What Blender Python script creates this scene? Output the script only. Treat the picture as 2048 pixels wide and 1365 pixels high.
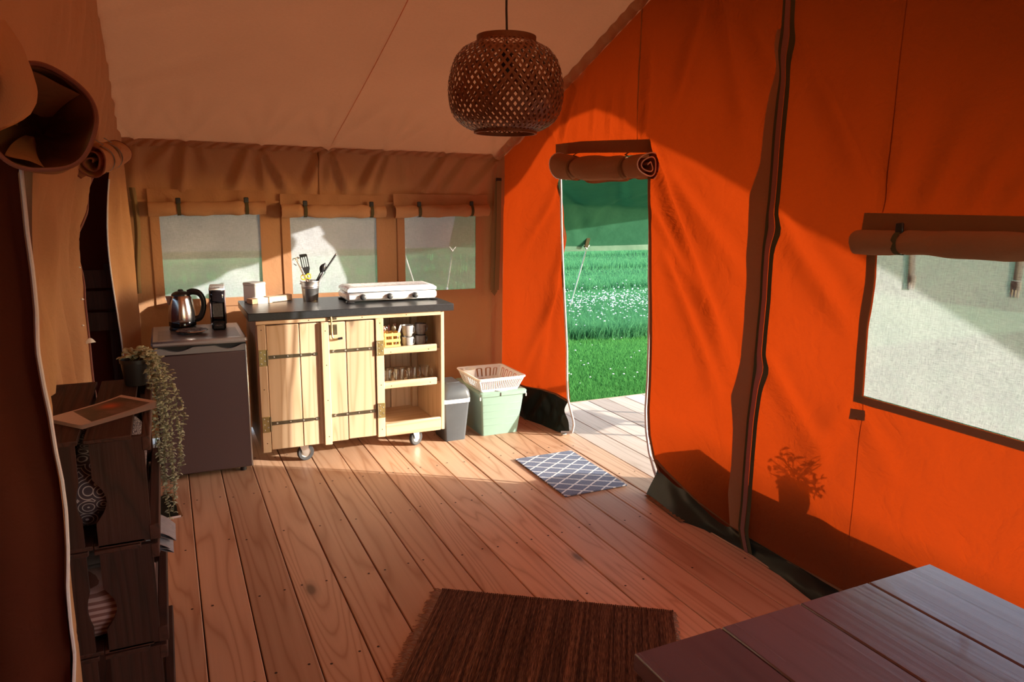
import bpy, bmesh, math, random
import numpy as np
from mathutils import Matrix, Vector
random.seed(7); RNG = np.random.default_rng(7)
for o in list(bpy.data.objects): bpy.data.objects.remove(o)
SC = bpy.context.scene
COL = SC.collection
PI = math.pi

# ------------------------------------------------------------------ camera
F_PX, YAW, PITCH, ROLL, CAM_H = 1449.118, .446256, .189434, -.0126554, 1.6
def cam_axes():
    f = np.array([math.sin(YAW)*math.cos(PITCH), math.cos(YAW)*math.cos(PITCH), -math.sin(PITCH)])
    r = np.array([math.cos(YAW), -math.sin(YAW), 0.]); d = np.cross(f, r)
    c, s = math.cos(ROLL), math.sin(ROLL)
    return np.array([c*r+s*d, -s*r+c*d, f])
AX = cam_axes()
cam = bpy.data.cameras.new('camera'); cam_o = bpy.data.objects.new('camera', cam); COL.objects.link(cam_o)
cam.sensor_width = 36; cam.lens = F_PX/2048*36; cam.clip_start = .05; cam.clip_end = 400
mw = Matrix.Identity(4)
for i in range(3):
    mw[i][0] = AX[0][i]; mw[i][1] = -AX[1][i]; mw[i][2] = -AX[2][i]
mw[0][3], mw[1][3], mw[2][3] = 0, 0, CAM_H
cam_o.matrix_world = mw
SC.camera = cam_o
# measuring helpers: a point of the photograph -> the real plane it lies on
def _ray(x, y): return AX.T @ np.array([(x-1024)/F_PX, (y-682.5)/F_PX, 1])
def onX(x, y, X): d = _ray(x, y); t = X/d[0]; return (X, d[1]*t, d[2]*t+CAM_H)
def onY(x, y, Y): d = _ray(x, y); t = Y/d[1]; return (d[0]*t, Y, d[2]*t+CAM_H)
def onZ(x, y, Z): d = _ray(x, y); t = (Z-CAM_H)/d[2]; return (d[0]*t, d[1]*t, Z)

# ------------------------------------------------------------------ light
SC.view_settings.view_transform = 'Standard'; SC.view_settings.look = 'None'
SC.view_settings.gamma = 1; SC.view_settings.use_curve_mapping = False
SC.view_settings.exposure = 0.0
W = bpy.data.worlds.new('World'); SC.world = W; W.use_nodes = True
wn = W.node_tree; bg = wn.nodes['Background']
sky = wn.nodes.new('ShaderNodeTexSky'); sky.sky_type = 'NISHITA'; sky.sun_disc = False
SUN_EL, SUN_AZ = math.radians(15.0), math.radians(-31.5)      # azimuth measured from +X
sky.sun_elevation = SUN_EL; sky.sun_rotation = PI/2 - SUN_AZ
sky.air_density = 1.0; sky.dust_density = 1.2; sky.ozone_density = 1.0
wn.links.new(sky.outputs[0], bg.inputs[0]); bg.inputs[1].default_value = .85
sun = bpy.data.lights.new('sun', 'SUN'); sun.energy = 10.5; sun.color = (1, .93, .82); sun.angle = math.radians(.55)
sun_o = bpy.data.objects.new('sun', sun); COL.objects.link(sun_o)
SUN_DIR = Vector((math.cos(SUN_EL)*math.cos(SUN_AZ), math.cos(SUN_EL)*math.sin(SUN_AZ), math.sin(SUN_EL)))
sun_o.rotation_euler = SUN_DIR.to_track_quat('Z', 'Y').to_euler(); sun_o.location = SUN_DIR*30

# ------------------------------------------------------------------ mesh helpers
class MB:
    def __init__(s): s.v = []; s.f = []; s.M = None
    def add(s, vs, fs):
        o = len(s.v)
        if s.M is not None: vs = [tuple(s.M @ Vector(v)) for v in vs]
        s.v += [tuple(map(float, v)) for v in vs]; s.f += [[i+o for i in f] for f in fs]; return s
    def box(s, x0, x1, y0, y1, z0, z1, b=0.0):
        if b <= 0:
            vs = [(x, y, z) for x in (x0, x1) for y in (y0, y1) for z in (z0, z1)]
            return s.add(vs, [(0, 1, 3, 2), (4, 6, 7, 5), (0, 4, 5, 1), (2, 3, 7, 6), (0, 2, 6, 4), (1, 5, 7, 3)])
        c = ((x0+x1)/2, (y0+y1)/2, (z0+z1)/2); h = (abs(x1-x0)/2, abs(y1-y0)/2, abs(z1-z0)/2); b = min(b, min(h)*.95)
        vs = []; idx = {}
        for sx in (-1, 1):
            for sy in (-1, 1):
                for sz in (-1, 1):
                    sg = (sx, sy, sz)
                    for a in range(3):
                        idx[(sx, sy, sz, a)] = len(vs)
                        vs.append([c[k]+sg[k]*(h[k] if k == a else h[k]-b) for k in range(3)])
        fs = []
        for a in range(3):
            p, q = [k for k in range(3) if k != a]
            for sgn in (-1, 1):
                L = []
                for u, w in ((-1, -1), (1, -1), (1, 1), (-1, 1)):
                    g = [0, 0, 0]; g[a] = sgn; g[p] = u; g[q] = w; L.append(idx[(*g, a)])
                fs.append(L)
            for u in (-1, 1):
                for w in (-1, 1):
                    g0 = [0, 0, 0]; g0[p] = u; g0[q] = w; g1 = g0[:]; g0[a] = -1; g1[a] = 1
                    fs.append([idx[(*g0, p)], idx[(*g1, p)], idx[(*g1, q)], idx[(*g0, q)]])
        for sx in (-1, 1):
            for sy in (-1, 1):
                for sz in (-1, 1): fs.append([idx[(sx, sy, sz, a)] for a in range(3)])
        return s.add(vs, fs)
    def tube(s, pts, r, seg=8, cap=True, flat=1.0, up=None):
        pts = [Vector(p) for p in pts]; n = len(pts)
        rs = r if isinstance(r, (list, tuple)) else [r]*n
        vs = []; prev = None
        for i, p in enumerate(pts):
            t = (pts[min(i+1, n-1)]-pts[max(i-1, 0)]).normalized()
            if prev is None:
                a = Vector(up) if up else (Vector((0, 0, 1)) if abs(t.z) < .9 else Vector((1, 0, 0)))
            else: a = prev
            a = (a-t*a.dot(t)).normalized(); prev = a; bb = t.cross(a)
            for k in range(seg):
                an = 2*PI*k/seg; vs.append(p+a*(math.cos(an)*rs[i]*flat)+bb*(math.sin(an)*rs[i]))
        fs = [(i*seg+k, i*seg+(k+1) % seg, (i+1)*seg+(k+1) % seg, (i+1)*seg+k) for i in range(n-1) for k in range(seg)]
        if cap: fs += [list(range(seg))[::-1], list(range((n-1)*seg, n*seg))]
        return s.add(vs, fs)
    def lathe(s, prof, c=(0, 0, 0), seg=24, sx=1.0, sy=1.0):
        vs = []; fs = []; ring = []
        for r, z in prof:
            if r < 1e-6: ring.append([len(vs)]); vs.append((c[0], c[1], c[2]+z))
            else:
                ring.append(list(range(len(vs), len(vs)+seg)))
                vs += [(c[0]+math.cos(2*PI*k/seg)*r*sx, c[1]+math.sin(2*PI*k/seg)*r*sy, c[2]+z) for k in range(seg)]
        for a, b in zip(ring[:-1], ring[1:]):
            for k in range(seg):
                l = (k+1) % seg
                if len(a) == 1 and len(b) == 1: continue
                if len(a) == 1: fs.append((a[0], b[l], b[k]))
                elif len(b) == 1: fs.append((a[k], a[l], b[0]))
                else: fs.append((a[k], a[l], b[l], b[k]))
        return s.add(vs, fs)
    def grid(s, fn, nu, nv):
        vs = [fn(i/nu, j/nv) for j in range(nv+1) for i in range(nu+1)]
        fs = [(j*(nu+1)+i, j*(nu+1)+i+1, (j+1)*(nu+1)+i+1, (j+1)*(nu+1)+i) for j in range(nv) for i in range(nu)]
        return s.add(vs, fs)
    def ngrid(s, P):                       # P: array (nv, nu, 3)
        nv, nu = P.shape[:2]
        fs = [(j*nu+i, j*nu+i+1, (j+1)*nu+i+1, (j+1)*nu+i) for j in range(nv-1) for i in range(nu-1)]
        return s.add(P.reshape(-1, 3).tolist(), fs)
    def prism(s, poly, fn0, fn1):          # poly: list of 2d points, fn0/fn1 map them to the two faces
        n = len(poly)
        vs = [fn0(*p) for p in poly]+[fn1(*p) for p in poly]
        fs = [list(range(n))[::-1], list(range(n, 2*n))]+[(i, (i+1) % n, n+(i+1) % n, n+i) for i in range(n)]
        return s.add(vs, fs)
    def holes(s, outer, holes, fn, th):    # plate with holes, fn(u, v, w) maps to 3d, thickness th
        bm = bmesh.new(); edges = []
        for loop in [outer]+holes:
            vv = [bm.verts.new((u, v, 0)) for u, v in loop]
            edges += [bm.edges.new((vv[i], vv[(i+1) % len(vv)])) for i in range(len(vv))]
        bmesh.ops.triangle_fill(bm, use_beauty=True, use_dissolve=False, edges=edges, normal=(0, 0, 1))
        bm.verts.index_update(); base = [(v.co.x, v.co.y) for v in bm.verts]; tris = [[v.index for v in f.verts] for f in bm.faces]
        bm.free(); n = len(base)
        vs = [fn(u, v, 0) for u, v in base]+[fn(u, v, th) for u, v in base]
        fs = [t[::-1] for t in tris]+[[i+n for i in t] for t in tris]
        k = 0
        for loop in [outer]+holes:
            m = len(loop); fs += [(k+i, k+(i+1) % m, n+k+(i+1) % m, n+k+i) for i in range(m)]; k += m
        return s.add(vs, fs)
    def mesh(s, name, m, smooth=True, ang=38, fix=True, weld=0.):
        me = bpy.data.meshes.new(name); me.from_pydata(s.v, [], s.f)
        if weld:
            bm = bmesh.new(); bm.from_mesh(me); bmesh.ops.remove_doubles(bm, verts=bm.verts, dist=weld); bm.to_mesh(me); bm.free()
        if fix:
            bm = bmesh.new(); bm.from_mesh(me); bmesh.ops.recalc_face_normals(bm, faces=bm.faces); bm.to_mesh(me); bm.free()
        if smooth:
            me.polygons.foreach_set('use_smooth', [True]*len(me.polygons)); me.set_sharp_from_angle(angle=math.radians(ang))
        if m: me.materials.append(m)
        me.update(); return me
    def obj(s, name, m, parent=None, loc=None, **k):
        o = bpy.data.objects.new(name, s.mesh(name, m, **k)); COL.objects.link(o)
        if parent: o.parent = parent
        if loc: o.location = loc
        return o
def tag(o, label=None, cat=None, group=None, kind=None):
    if label: o['label'] = label
    if cat: o['category'] = cat
    if group: o['group'] = group
    if kind: o['kind'] = kind
    return o
def thing(name, label, cat, loc=(0, 0, 0), rz=0, group=None):
    o = bpy.data.objects.new(name, None); COL.objects.link(o); o.empty_display_size = .05
    o.location = loc; o.rotation_euler = (0, 0, rz); return tag(o, label, cat, group)
def struct(o): o['kind'] = 'structure'; return o
def dup(root, loc, rz=None, label=None, group=None):
    def cp(o, par):
        c = o.copy(); COL.objects.link(c)
        if par: c.parent = par
        for ch in list(o.children): cp(ch, c)
        return c
    r = cp(root, None); r.location = loc
    if rz is not None: r.rotation_euler = (0, 0, rz)
    if label: r['label'] = label
    if group: r['group'] = group
    return r
def sstep(a, b, x): t = np.clip((x-a)/(b-a), 0, 1); return t*t*(3-2*t)
def curve(pts):                            # piecewise-linear then smoothed interpolator value(key)
    pts = sorted(pts); xs = np.array([p[0] for p in pts]); ys = np.array([p[1] for p in pts])
    return lambda x: np.interp(x, xs, ys)
def billow(seed, n=9, lo=1.2, hi=5):       # sum of sines used as cloth undulation
    r = np.random.default_rng(seed); k = r.uniform(lo, hi, n); a = r.uniform(0, 2*PI, n); p = r.uniform(0, 2*PI, n)
    def f(u, v):
        s = 0
        for i in range(n): s = s+np.sin(k[i]*(u*np.cos(a[i])+v*np.sin(a[i]))+p[i])/(.5+k[i]*.5)
        return s/n**.5
    return f
def folds(u, v, lst):                      # lst of (u0, v0, u1, v1, w0, w1, amp)
    s = np.zeros(np.broadcast(u, v).shape)
    for u0, v0, u1, v1, w0, w1, amp in lst:
        du, dv = u1-u0, v1-v0; L2 = du*du+dv*dv
        t = ((u-u0)*du+(v-v0)*dv)/L2; d = ((u-u0)*dv-(v-v0)*du)/L2**.5
        tc = np.clip(t, 0, 1); w = w0+(w1-w0)*tc
        s = s+amp*sstep(-.05, .12, t)*(1-sstep(.6, 1.05, t))*(np.exp(-(d/w)**2)-.45*np.exp(-((d-1.7*w)/w)**2))
    return s

# ------------------------------------------------------------------ materials
class NM:
    def __init__(s, name):
        s.m = bpy.data.materials.new(name); s.m.use_nodes = True; s.t = s.m.node_tree; s.t.nodes.clear()
        s.out = s.t.nodes.new('ShaderNodeOutputMaterial')
    def n(s, typ, ins=None, **props):
        nd = s.t.nodes.new('ShaderNode'+typ)
        for k, v in props.items(): setattr(nd, k, v)
        for k, v in (ins or {}).items():
            sk = nd.inputs[k]
            if isinstance(v, bpy.types.NodeSocket): s.t.links.new(v, sk)
            elif isinstance(v, tuple) and sk.type == 'RGBA' and len(v) == 3: sk.default_value = (*v, 1)
            else: sk.default_value = v
        return nd
    def co(s, scale=(1, 1, 1), rot=(0, 0, 0), rnd=0.0, which='Object'):
        tc = s.n('TexCoord'); v = tc.outputs[which]
        if rnd:
            oi = s.n('ObjectInfo'); r = s.n('Math', {0: oi.outputs['Random'], 1: rnd}, operation='MULTIPLY')
            v = s.n('VectorMath', {0: v, 1: s.n('CombineXYZ', {0: r.outputs[0], 1: r.outputs[0], 2: r.outputs[0]}).outputs[0]}, operation='ADD').outputs[0]
        return s.n('Mapping', {'Vector': v, 'Scale': scale, 'Rotation': rot}).outputs[0]
    def noise(s, vec, scale, detail=3, rough=.5, dist=0.):
        return s.n('TexNoise', {'Vector': vec, 'Scale': scale, 'Detail': detail, 'Roughness': rough, 'Distortion': dist}).outputs['Fac']
    def math(s, op, a, b=0., c=None):
        d = {0: a, 1: b}
        if c is not None: d[2] = c
        return s.n('Math', d, operation=op).outputs[0]
    def ramp(s, fac, stops, interp='LINEAR'):
        nd = s.n('ValToRGB', {'Fac': fac}); cr = nd.color_ramp; cr.interpolation = interp
        while len(cr.elements) < len(stops): cr.elements.new(.5)
        for e, (p, c) in zip(cr.elements, stops): e.position = p; e.color = (*c, 1) if len(c) == 3 else c
        return nd.outputs['Color']
    def mix(s, fac, a, b, blend='MIX'):
        nd = s.n('Mix', data_type='RGBA', blend_type=blend)
        for i, v in ((0, fac), (6, a), (7, b)):
            if isinstance(v, bpy.types.NodeSocket): s.t.links.new(v, nd.inputs[i])
            else: nd.inputs[i].default_value = (*v, 1) if isinstance(v, tuple) and len(v) == 3 else v
        return nd.outputs[2]
    def bump(s, h, strength=.3, dist=.01, normal=None):
        d = {'Height': h, 'Strength': strength, 'Distance': dist}
        if normal is not None: d['Normal'] = normal
        return s.n('Bump', d).outputs[0]
    def bsdf(s, **ins): return s.n('BsdfPrincipled', {k.replace('_', ' '): v for k, v in ins.items()})
    def end(s, sh): s.t.links.new(sh if isinstance(sh, bpy.types.NodeSocket) else sh.outputs[0], s.out.inputs['Surface']); return s.m
def plain(name, col, rough=.5, metal=0., var=.12, scale=30, coat=0., bump=0., spec=.5):
    h = NM(name); v = h.co()
    nz = h.noise(v, scale, 3)
    c = h.mix(nz, tuple(x*(1-var) for x in col), tuple(min(1, x*(1+var)) for x in col))
    r = h.math('MULTIPLY_ADD', nz, .12, max(.02, rough-.06))
    ins = {'Base Color': c, 'Roughness': r, 'Metallic': metal, 'Coat Weight': coat, 'Specular IOR Level': spec}
    if bump: ins['Normal'] = h.bump(nz, bump, .004)
    return h.end(h.bsdf(**ins))
def canvas(name, refl, trans, w=.5, crease=.5, weave=True):
    h = NM(name); v = h.co()
    big = h.noise(v, 1.7, 3); fine = h.noise(v, 9, 4, .6, .6)
    thr = h.n('TexWave', {'Vector': h.co((1, 1, 1)), 'Scale': 130, 'Distortion': 3., 'Detail': 1.5, 'Detail Scale': .4}, bands_direction='Z').outputs['Fac']
    thr2 = h.n('TexNoise', {'Vector': h.co((60, 60, 900)), 'Scale': 1., 'Detail': 2}).outputs['Fac']
    k = h.math('MULTIPLY_ADD', big, .22, .89); k2 = h.math('MULTIPLY_ADD', thr2, .16, .92); kk = h.math('MULTIPLY', k, k2)
    g = h.n('CombineColor', {0: kk, 1: kk, 2: kk}).outputs[0]
    cr = h.mix(1., refl, g, 'MULTIPLY'); ct = h.mix(1., trans, g, 'MULTIPLY')
    ridge = h.math('ABSOLUTE', h.math('SUBTRACT', h.noise(h.co((1, 1, 1)), 4.2, 5, .6, .35), .5))
    hh = h.math('ADD', h.math('MULTIPLY', h.math('SMOOTH_MIN', ridge, .09, .05), -1.2), h.math('MULTIPLY', fine, .12))
    hh = h.math('ADD', hh, h.math('MULTIPLY', thr, .006))
    nrm = h.bump(hh, crease, .03)
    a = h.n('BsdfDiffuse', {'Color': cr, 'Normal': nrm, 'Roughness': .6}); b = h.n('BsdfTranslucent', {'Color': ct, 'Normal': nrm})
    return h.end(h.n('MixShader', {0: w, 1: a.outputs[0], 2: b.outputs[0]}))
def wood(name, light, dark, scale=1.0, axis='Y', knots=.5, rough=.5, ring=16, rnd=37., bump=.15, coat=0., dotted=False):
    h = NM(name); st = {'X': (.35, 5, 5), 'Y': (5, .35, 5), 'Z': (5, 5, .35)}[axis]
    st = tuple(x*scale for x in st)
    v = h.co(st, rnd=rnd)
    nz = h.noise(v, 1., 2, .4, .3)
    rg = h.math('FRACT', h.math('MULTIPLY', nz, float(ring)))
    rg = h.math('POWER', h.math('ABSOLUTE', h.math('MULTIPLY_ADD', rg, 2., -1.)), 1.6)
    fib = h.noise(h.co(tuple(x*(14 if x > scale else 4) for x in st), rnd=rnd), 1., 2)
    c = h.ramp(rg, [(0, light), (.55, tuple(l*.72+d*.28 for l, d in zip(light, dark))), (1, dark)])
    tone = h.noise(h.co((.9, .25, .9) if axis == 'Y' else (.25, .9, .9) if axis == 'X' else (.9, .9, .25), rnd=rnd), 1., 1)
    c = h.mix(h.math('MULTIPLY', fib, .35), c, tuple(d*.8 for d in dark))
    t = h.ramp(tone, [(.3, (.78, .76, .74)), (.7, (1.12, 1.1, 1.08))]); c = h.mix(1., c, t, 'MULTIPLY')
    if axis == 'Y' and rnd: c = h.mix(1., c, h.ramp(h.n('ObjectInfo').outputs['Random'], [(0, (.84, .80, .78)), (.5, (1., 1., 1.)), (1, (1.12, 1.14, 1.14))]), 'MULTIPLY')
    if knots:
        kv = {'X': (1.1, 2.6, 2.6), 'Y': (2.6, 1.1, 2.6), 'Z': (2.6, 2.6, 1.1)}[axis]
        vo = h.n('TexVoronoi', {'Vector': h.co(tuple(x*scale for x in kv), rnd=rnd), 'Scale': 1.35, 'Randomness': 1.}, feature='F1')
        sel = h.math('GREATER_THAN', h.n('SeparateColor', {0: vo.outputs['Color']}).outputs[0], 1-knots)
        dd = h.math('ADD', vo.outputs['Distance'], h.math('MULTIPLY', h.math('SUBTRACT', h.noise(v, 3, 2), .5), .05))
        kf = h.ramp(dd, [(.0, (1, 1, 1)), (.05, (.9, .9, .9)), (.085, (.3, .3, .3)), (.16, (0, 0, 0))])
        kf = h.math('MULTIPLY', kf, sel); c = h.mix(kf, c, tuple(d*.33 for d in dark))
    nrm = h.bump(h.math('ADD', h.math('MULTIPLY', rg, -.5), fib), bump, .002)
    return h.end(h.bsdf(**{'Base Color': c, 'Roughness': h.math('MULTIPLY_ADD', fib, .2, rough-.1), 'Normal': nrm, 'Coat Weight': coat, 'Specular IOR Level': .4}))
def meshpane(name, frac, tr, dk, lt):
    h = NM(name); v = h.co()
    w = h.n('TexNoise', {'Vector': h.co((700, 700, 40)), 'Scale': 1., 'Detail': 1}).outputs['Fac']
    w2 = h.n('TexNoise', {'Vector': h.co((40, 40, 700)), 'Scale': 1., 'Detail': 1}).outputs['Fac']
    ww = h.math('ADD', w, w2); nz = h.noise(v, 5, 3)
    col = h.ramp(nz, [(.3, dk), (.7, lt)])
    nrm = h.bump(h.noise(h.co(), 7, 3, .5, .2), .25, .03)
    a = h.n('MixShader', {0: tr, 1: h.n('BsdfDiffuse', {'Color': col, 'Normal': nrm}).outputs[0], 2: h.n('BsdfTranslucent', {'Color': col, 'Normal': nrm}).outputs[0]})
    f = h.math('MULTIPLY_ADD', h.math('SUBTRACT', ww, 1.), .45, frac)
    return h.end(h.n('MixShader', {0: f, 1: h.n('BsdfTransparent', {'Color': (1, 1, 1)}).outputs[0], 2: a.outputs[0]}))
def glassmat(name):
    h = NM(name); nz = h.noise(h.co(), 40, 2)
    return h.end(h.bsdf(**{'Base Color': (.97, .99, .98), 'Roughness': h.math('MULTIPLY', nz, .03), 'Transmission Weight': 1., 'IOR': 1.45}))

RUST, ORNG = (.26, .068, .024), (.235, .0225, .0018)
M = {}
M['canvas'] = canvas('rust orange gable canvas', RUST, ORNG, .5, .95)
M['canvas_roof'] = canvas('sand roof canvas', (.60, .31, .17), (.85, .27, .10), .42, .22)
M['canvas_back'] = canvas('sand side canvas', (.56, .31, .165), (.40, .10, .03), .2, .4)
M['trim'] = canvas('brown canvas binding', (.27, .135, .065), (.16, .035, .01), .2, .3)
M['olive'] = canvas('olive webbing', (.10, .085, .045), (.02, .015, .005), .1, .2)
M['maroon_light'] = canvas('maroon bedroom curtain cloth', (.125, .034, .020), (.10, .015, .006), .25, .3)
M['canvas_roll'] = canvas('shaded brown canvas', (.42, .20, .105), (.12, .03, .01), .2, .5)  # darkened canvas copy; the shade on the rolls is put into its colour
M['khaki'] = canvas('khaki webbing', (.26, .18, .09), (.05, .03, .01), .1, .2)
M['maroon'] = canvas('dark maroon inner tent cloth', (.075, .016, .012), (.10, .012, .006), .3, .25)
M['pvc'] = plain('dark green ground sheet vinyl', (.012, .020, .016), .40, 0, .3, 14, bump=.3, spec=.3)
M['fly'] = None
h = NM('green fly sheet'); nz = h.noise(h.co(), 2.2, 4, .6, .5); nz2 = h.noise(h.co((1, 1, 1)), 60, 2)
nrm = h.bump(h.noise(h.co((1, 2, 1)), 2.5, 4, .5, .2), .3, .05)
cc = h.ramp(nz, [(.3, (.022, .105, .055)), (.7, (.038, .15, .08))])
M['fly'] = h.end(h.n('MixShader', {0: .12, 1: h.bsdf(**{'Base Color': cc, 'Roughness': .45, 'Normal': nrm}).outputs[0], 2: h.n('BsdfTranslucent', {'Color': (.02, .13, .06), 'Normal': nrm}).outputs[0]}))
h = NM('pale grey fly sheet'); nrm = h.bump(h.noise(h.co((1, 2, 1)), 2.5, 4, .5, .2), .3, .05); nz = h.noise(h.co(), 2, 3)
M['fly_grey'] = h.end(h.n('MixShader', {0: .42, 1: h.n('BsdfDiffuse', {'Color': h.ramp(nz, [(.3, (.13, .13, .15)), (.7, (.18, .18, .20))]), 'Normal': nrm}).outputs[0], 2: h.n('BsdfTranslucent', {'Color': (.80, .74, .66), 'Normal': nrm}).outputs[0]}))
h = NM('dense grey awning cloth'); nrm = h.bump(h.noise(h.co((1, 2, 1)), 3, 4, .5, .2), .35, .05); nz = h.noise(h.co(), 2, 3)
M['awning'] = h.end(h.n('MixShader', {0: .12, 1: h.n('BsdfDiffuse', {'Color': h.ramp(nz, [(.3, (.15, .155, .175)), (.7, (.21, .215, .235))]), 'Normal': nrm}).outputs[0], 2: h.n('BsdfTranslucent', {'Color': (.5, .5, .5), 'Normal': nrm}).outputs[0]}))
M['mesh'] = meshpane('white insect mesh', .50, .36, (.62, .64, .67), (.74, .76, .78))
M['mesh_back'] = meshpane('insect mesh lit copy', .66, .2, (.57, .60, .66), (.68, .71, .76))  # same mesh as above, made denser so the sunlit back panes read white
M['floor'] = wood('larch floor boards', (.72, .47, .31), (.52, .29, .17), 1., 'Y', .42, .42, 15, bump=.12)
M['deck'] = wood('larch porch boards', (.78, .66, .58), (.60, .48, .40), 1., 'Y', .35, .5, 14, bump=.12)  # same larch, greyed, with sun and sky brightness put into its colour
M['slab'] = plain('dark joists', (.05, .03, .02), .9)
M['pine'] = wood('pale spruce', (.71, .54, .37), (.57, .39, .235), 1.2, 'Z', .6, .5, 9, bump=.08)
M['pine_x'] = wood('pale spruce rail', (.71, .54, .37), (.57, .39, .235), 1.2, 'X', .35, .5, 9, bump=.08)
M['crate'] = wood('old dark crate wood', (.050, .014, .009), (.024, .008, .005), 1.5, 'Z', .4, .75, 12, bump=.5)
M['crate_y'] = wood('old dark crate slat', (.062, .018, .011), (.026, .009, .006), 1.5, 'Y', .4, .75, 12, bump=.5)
M['laminate'] = plain('black stone laminate', (.022, .024, .028), .33, 0, .5, 60)
M['table'] = wood('mauve grey painted wood', (.20, .118, .118), (.17, .10, .10), 1., 'Y', .12, .24, 10, bump=.2, coat=.25)
M['steel'] = plain('brushed steel', (.62, .56, .52), .22, 1., .06, 8)
M['chrome'] = plain('chrome', (.75, .75, .76), .1, 1., .05)
M['galv'] = plain('galvanised steel', (.58, .58, .58), .38, 1., .3, 22)
M['zinc'] = plain('bright zinc', (.62, .62, .60), .35, 1., .15)
M['hinge'] = plain('dark passivated hinge steel', (.17, .14, .09), .38, .85, .4, 25)
M['brass'] = plain('yellow passivated steel', (.50, .40, .17), .35, .9, .4, 30)
M['black'] = plain('black plastic', (.014, .014, .016), .32, 0, .2)
M['black_gloss'] = plain('gloss black plastic', (.008, .008, .01), .08, 0, .2)
M['grey_dark'] = plain('anthracite plastic', (.055, .06, .066), .42, 0, .15)
M['grey_bin'] = plain('dark grey plastic', (.070, .080, .092), .45, 0, .1)
M['white'] = plain('white enamel', (.86, .87, .88), .28, 0, .03, coat=.3)
M['white_plastic'] = plain('white plastic', (.80, .79, .77), .4, 0, .04)
M['mint'] = plain('sage green plastic', (.25, .39, .33), .42, 0, .05)
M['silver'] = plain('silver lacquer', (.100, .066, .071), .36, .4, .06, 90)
M['silver_top'] = plain('lit silver lacquer', (.36, .345, .37), .3, .5, .06, 90)  # paler copy of the fridge lacquer; light on the top put into colour
M['silver_dark'] = plain('grey plastic trim', (.20, .20, .22), .4, .2, .08)
M['glass'] = glassmat('clear glass')
M['mug'] = plain('grey stoneware', (.36, .35, .355), .28, 0, .08, coat=.3)
M['mug_dark'] = plain('taupe stoneware', (.20, .175, .165), .28, 0, .08, coat=.3)
M['bamboo'] = plain('bamboo strip', (.20, .075, .03), .5, 0, .35, 60)
M['bamboo_pale'] = plain('pale bamboo', (.74, .47, .15), .5, 0, .12, 50)
M['rubber'] = plain('rubber', (.03, .03, .033), .6)
M['yellow'] = plain('yellow plastic', (.80, .60, .02), .4)
M['zip'] = plain('white zip tape', (.72, .66, .68), .6, 0, .08, 200)
M['zip_pink'] = canvas('pale zip tape', (.36, .17, .14), (.35, .09, .06), .35, .1)
M['pot'] = plain('black nursery pot', (.02, .019, .02), .45)
M['soil'] = plain('soil', (.03, .02, .014), .95, 0, .5, 60, bump=.6)
M['leaf'] = plain('grey green leaf', (.34, .36, .25), .5, 0, .3, 25)
M['leaf_porch'] = plain('dark green leaf', (.05, .12, .03), .5, 0, .3, 25)
M['stem'] = plain('green stem', (.16, .17, .08), .6)
M['paper'] = plain('paper', (.66, .56, .50), .6, 0, .05)
M['white_paper'] = plain('white card', (.86, .85, .83), .6, 0, .03)
M['card'] = plain('brown card', (.45, .26, .14), .7, 0, .1)
M['tin'] = plain('pale tin', (.50, .48, .44), .38, .35, .05)
M['rope'] = plain('white rope', (.75, .76, .80), .7, 0, .1, 200)
M['peg'] = plain('steel peg', (.4, .4, .4), .4, 1.)
M['towel'] = plain('grey towel', (.30, .28, .31), .95, 0, .2, 80, bump=.6)
M['copper'] = plain('copper toned steel', (.75, .42, .30), .25, 1.)
M['rattan'] = plain('dark porch wicker', (.10, .07, .05), .7, 0, .3, 60)
# striped textiles, rug, mat, magazine
def striped(name, a, b, freq, axis, rough=.9):
    h = NM(name); sx = h.n('SeparateXYZ', {0: h.co()}).outputs[axis]
    f = h.math('FRACT', h.math('MULTIPLY', sx, freq)); f = h.math('GREATER_THAN', f, .5)
    c = h.mix(f, a, b); return h.end(h.bsdf(**{'Base Color': c, 'Roughness': rough, 'Normal': h.bump(h.noise(h.co(), 200, 2), .4, .002)}))
M['stripe'] = striped('pink striped cloth', (.42, .27, .26), (.20, .09, .08), 62, 2)
h = NM('embroidered dark cloth'); vo = h.n('TexVoronoi', {'Vector': h.co(), 'Scale': 22.}, feature='F1')
rr = h.math('FRACT', h.math('MULTIPLY', vo.outputs['Distance'], 5.)); c = h.ramp(rr, [(.0, (.05, .03, .045)), (.72, (.06, .04, .05)), (.8, (.42, .36, .36))])
M['embroid'] = h.end(h.bsdf(**{'Base Color': c, 'Roughness': .9}))
h = NM('woven brown rug')
s1 = h.noise(h.co((95, 1.2, 1)), 1., 3, .7); s2 = h.noise(h.co((420, 26, 1)), 1., 2); s3 = h.noise(h.co((20, .3, 1)), 1., 1)
c = h.ramp(h.math('ADD', h.math('MULTIPLY', s1, .55), h.math('MULTIPLY', s2, .45)), [(.38, (.035, .020, .016)), (.5, (.12, .062, .040)), (.62, (.30, .165, .095))])
c = h.mix(1., c, h.ramp(s3, [(.35, (.75, .75, .75)), (.65, (1.15, 1.1, 1.05))]), 'MULTIPLY')
M['rug'] = h.end(h.bsdf(**{'Base Color': c, 'Roughness': .95, 'Normal': h.bump(s2, .8, .006), 'Specular IOR Level': .1}))
M['fringe'] = plain('tan fringe', (.36, .20, .12), .9, 0, .3, 90)
h = NM('blue grey trellis mat'); xyz = h.n('SeparateXYZ', {0: h.co()})
wob = h.math('MULTIPLY', h.math('SUBTRACT', h.noise(h.co(), 60, 1), .5), .022)
u = h.math('ADD', h.math('MULTIPLY', xyz.outputs[0], 1/.150), h.math('MULTIPLY', xyz.outputs[1], 1/.098))
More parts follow.
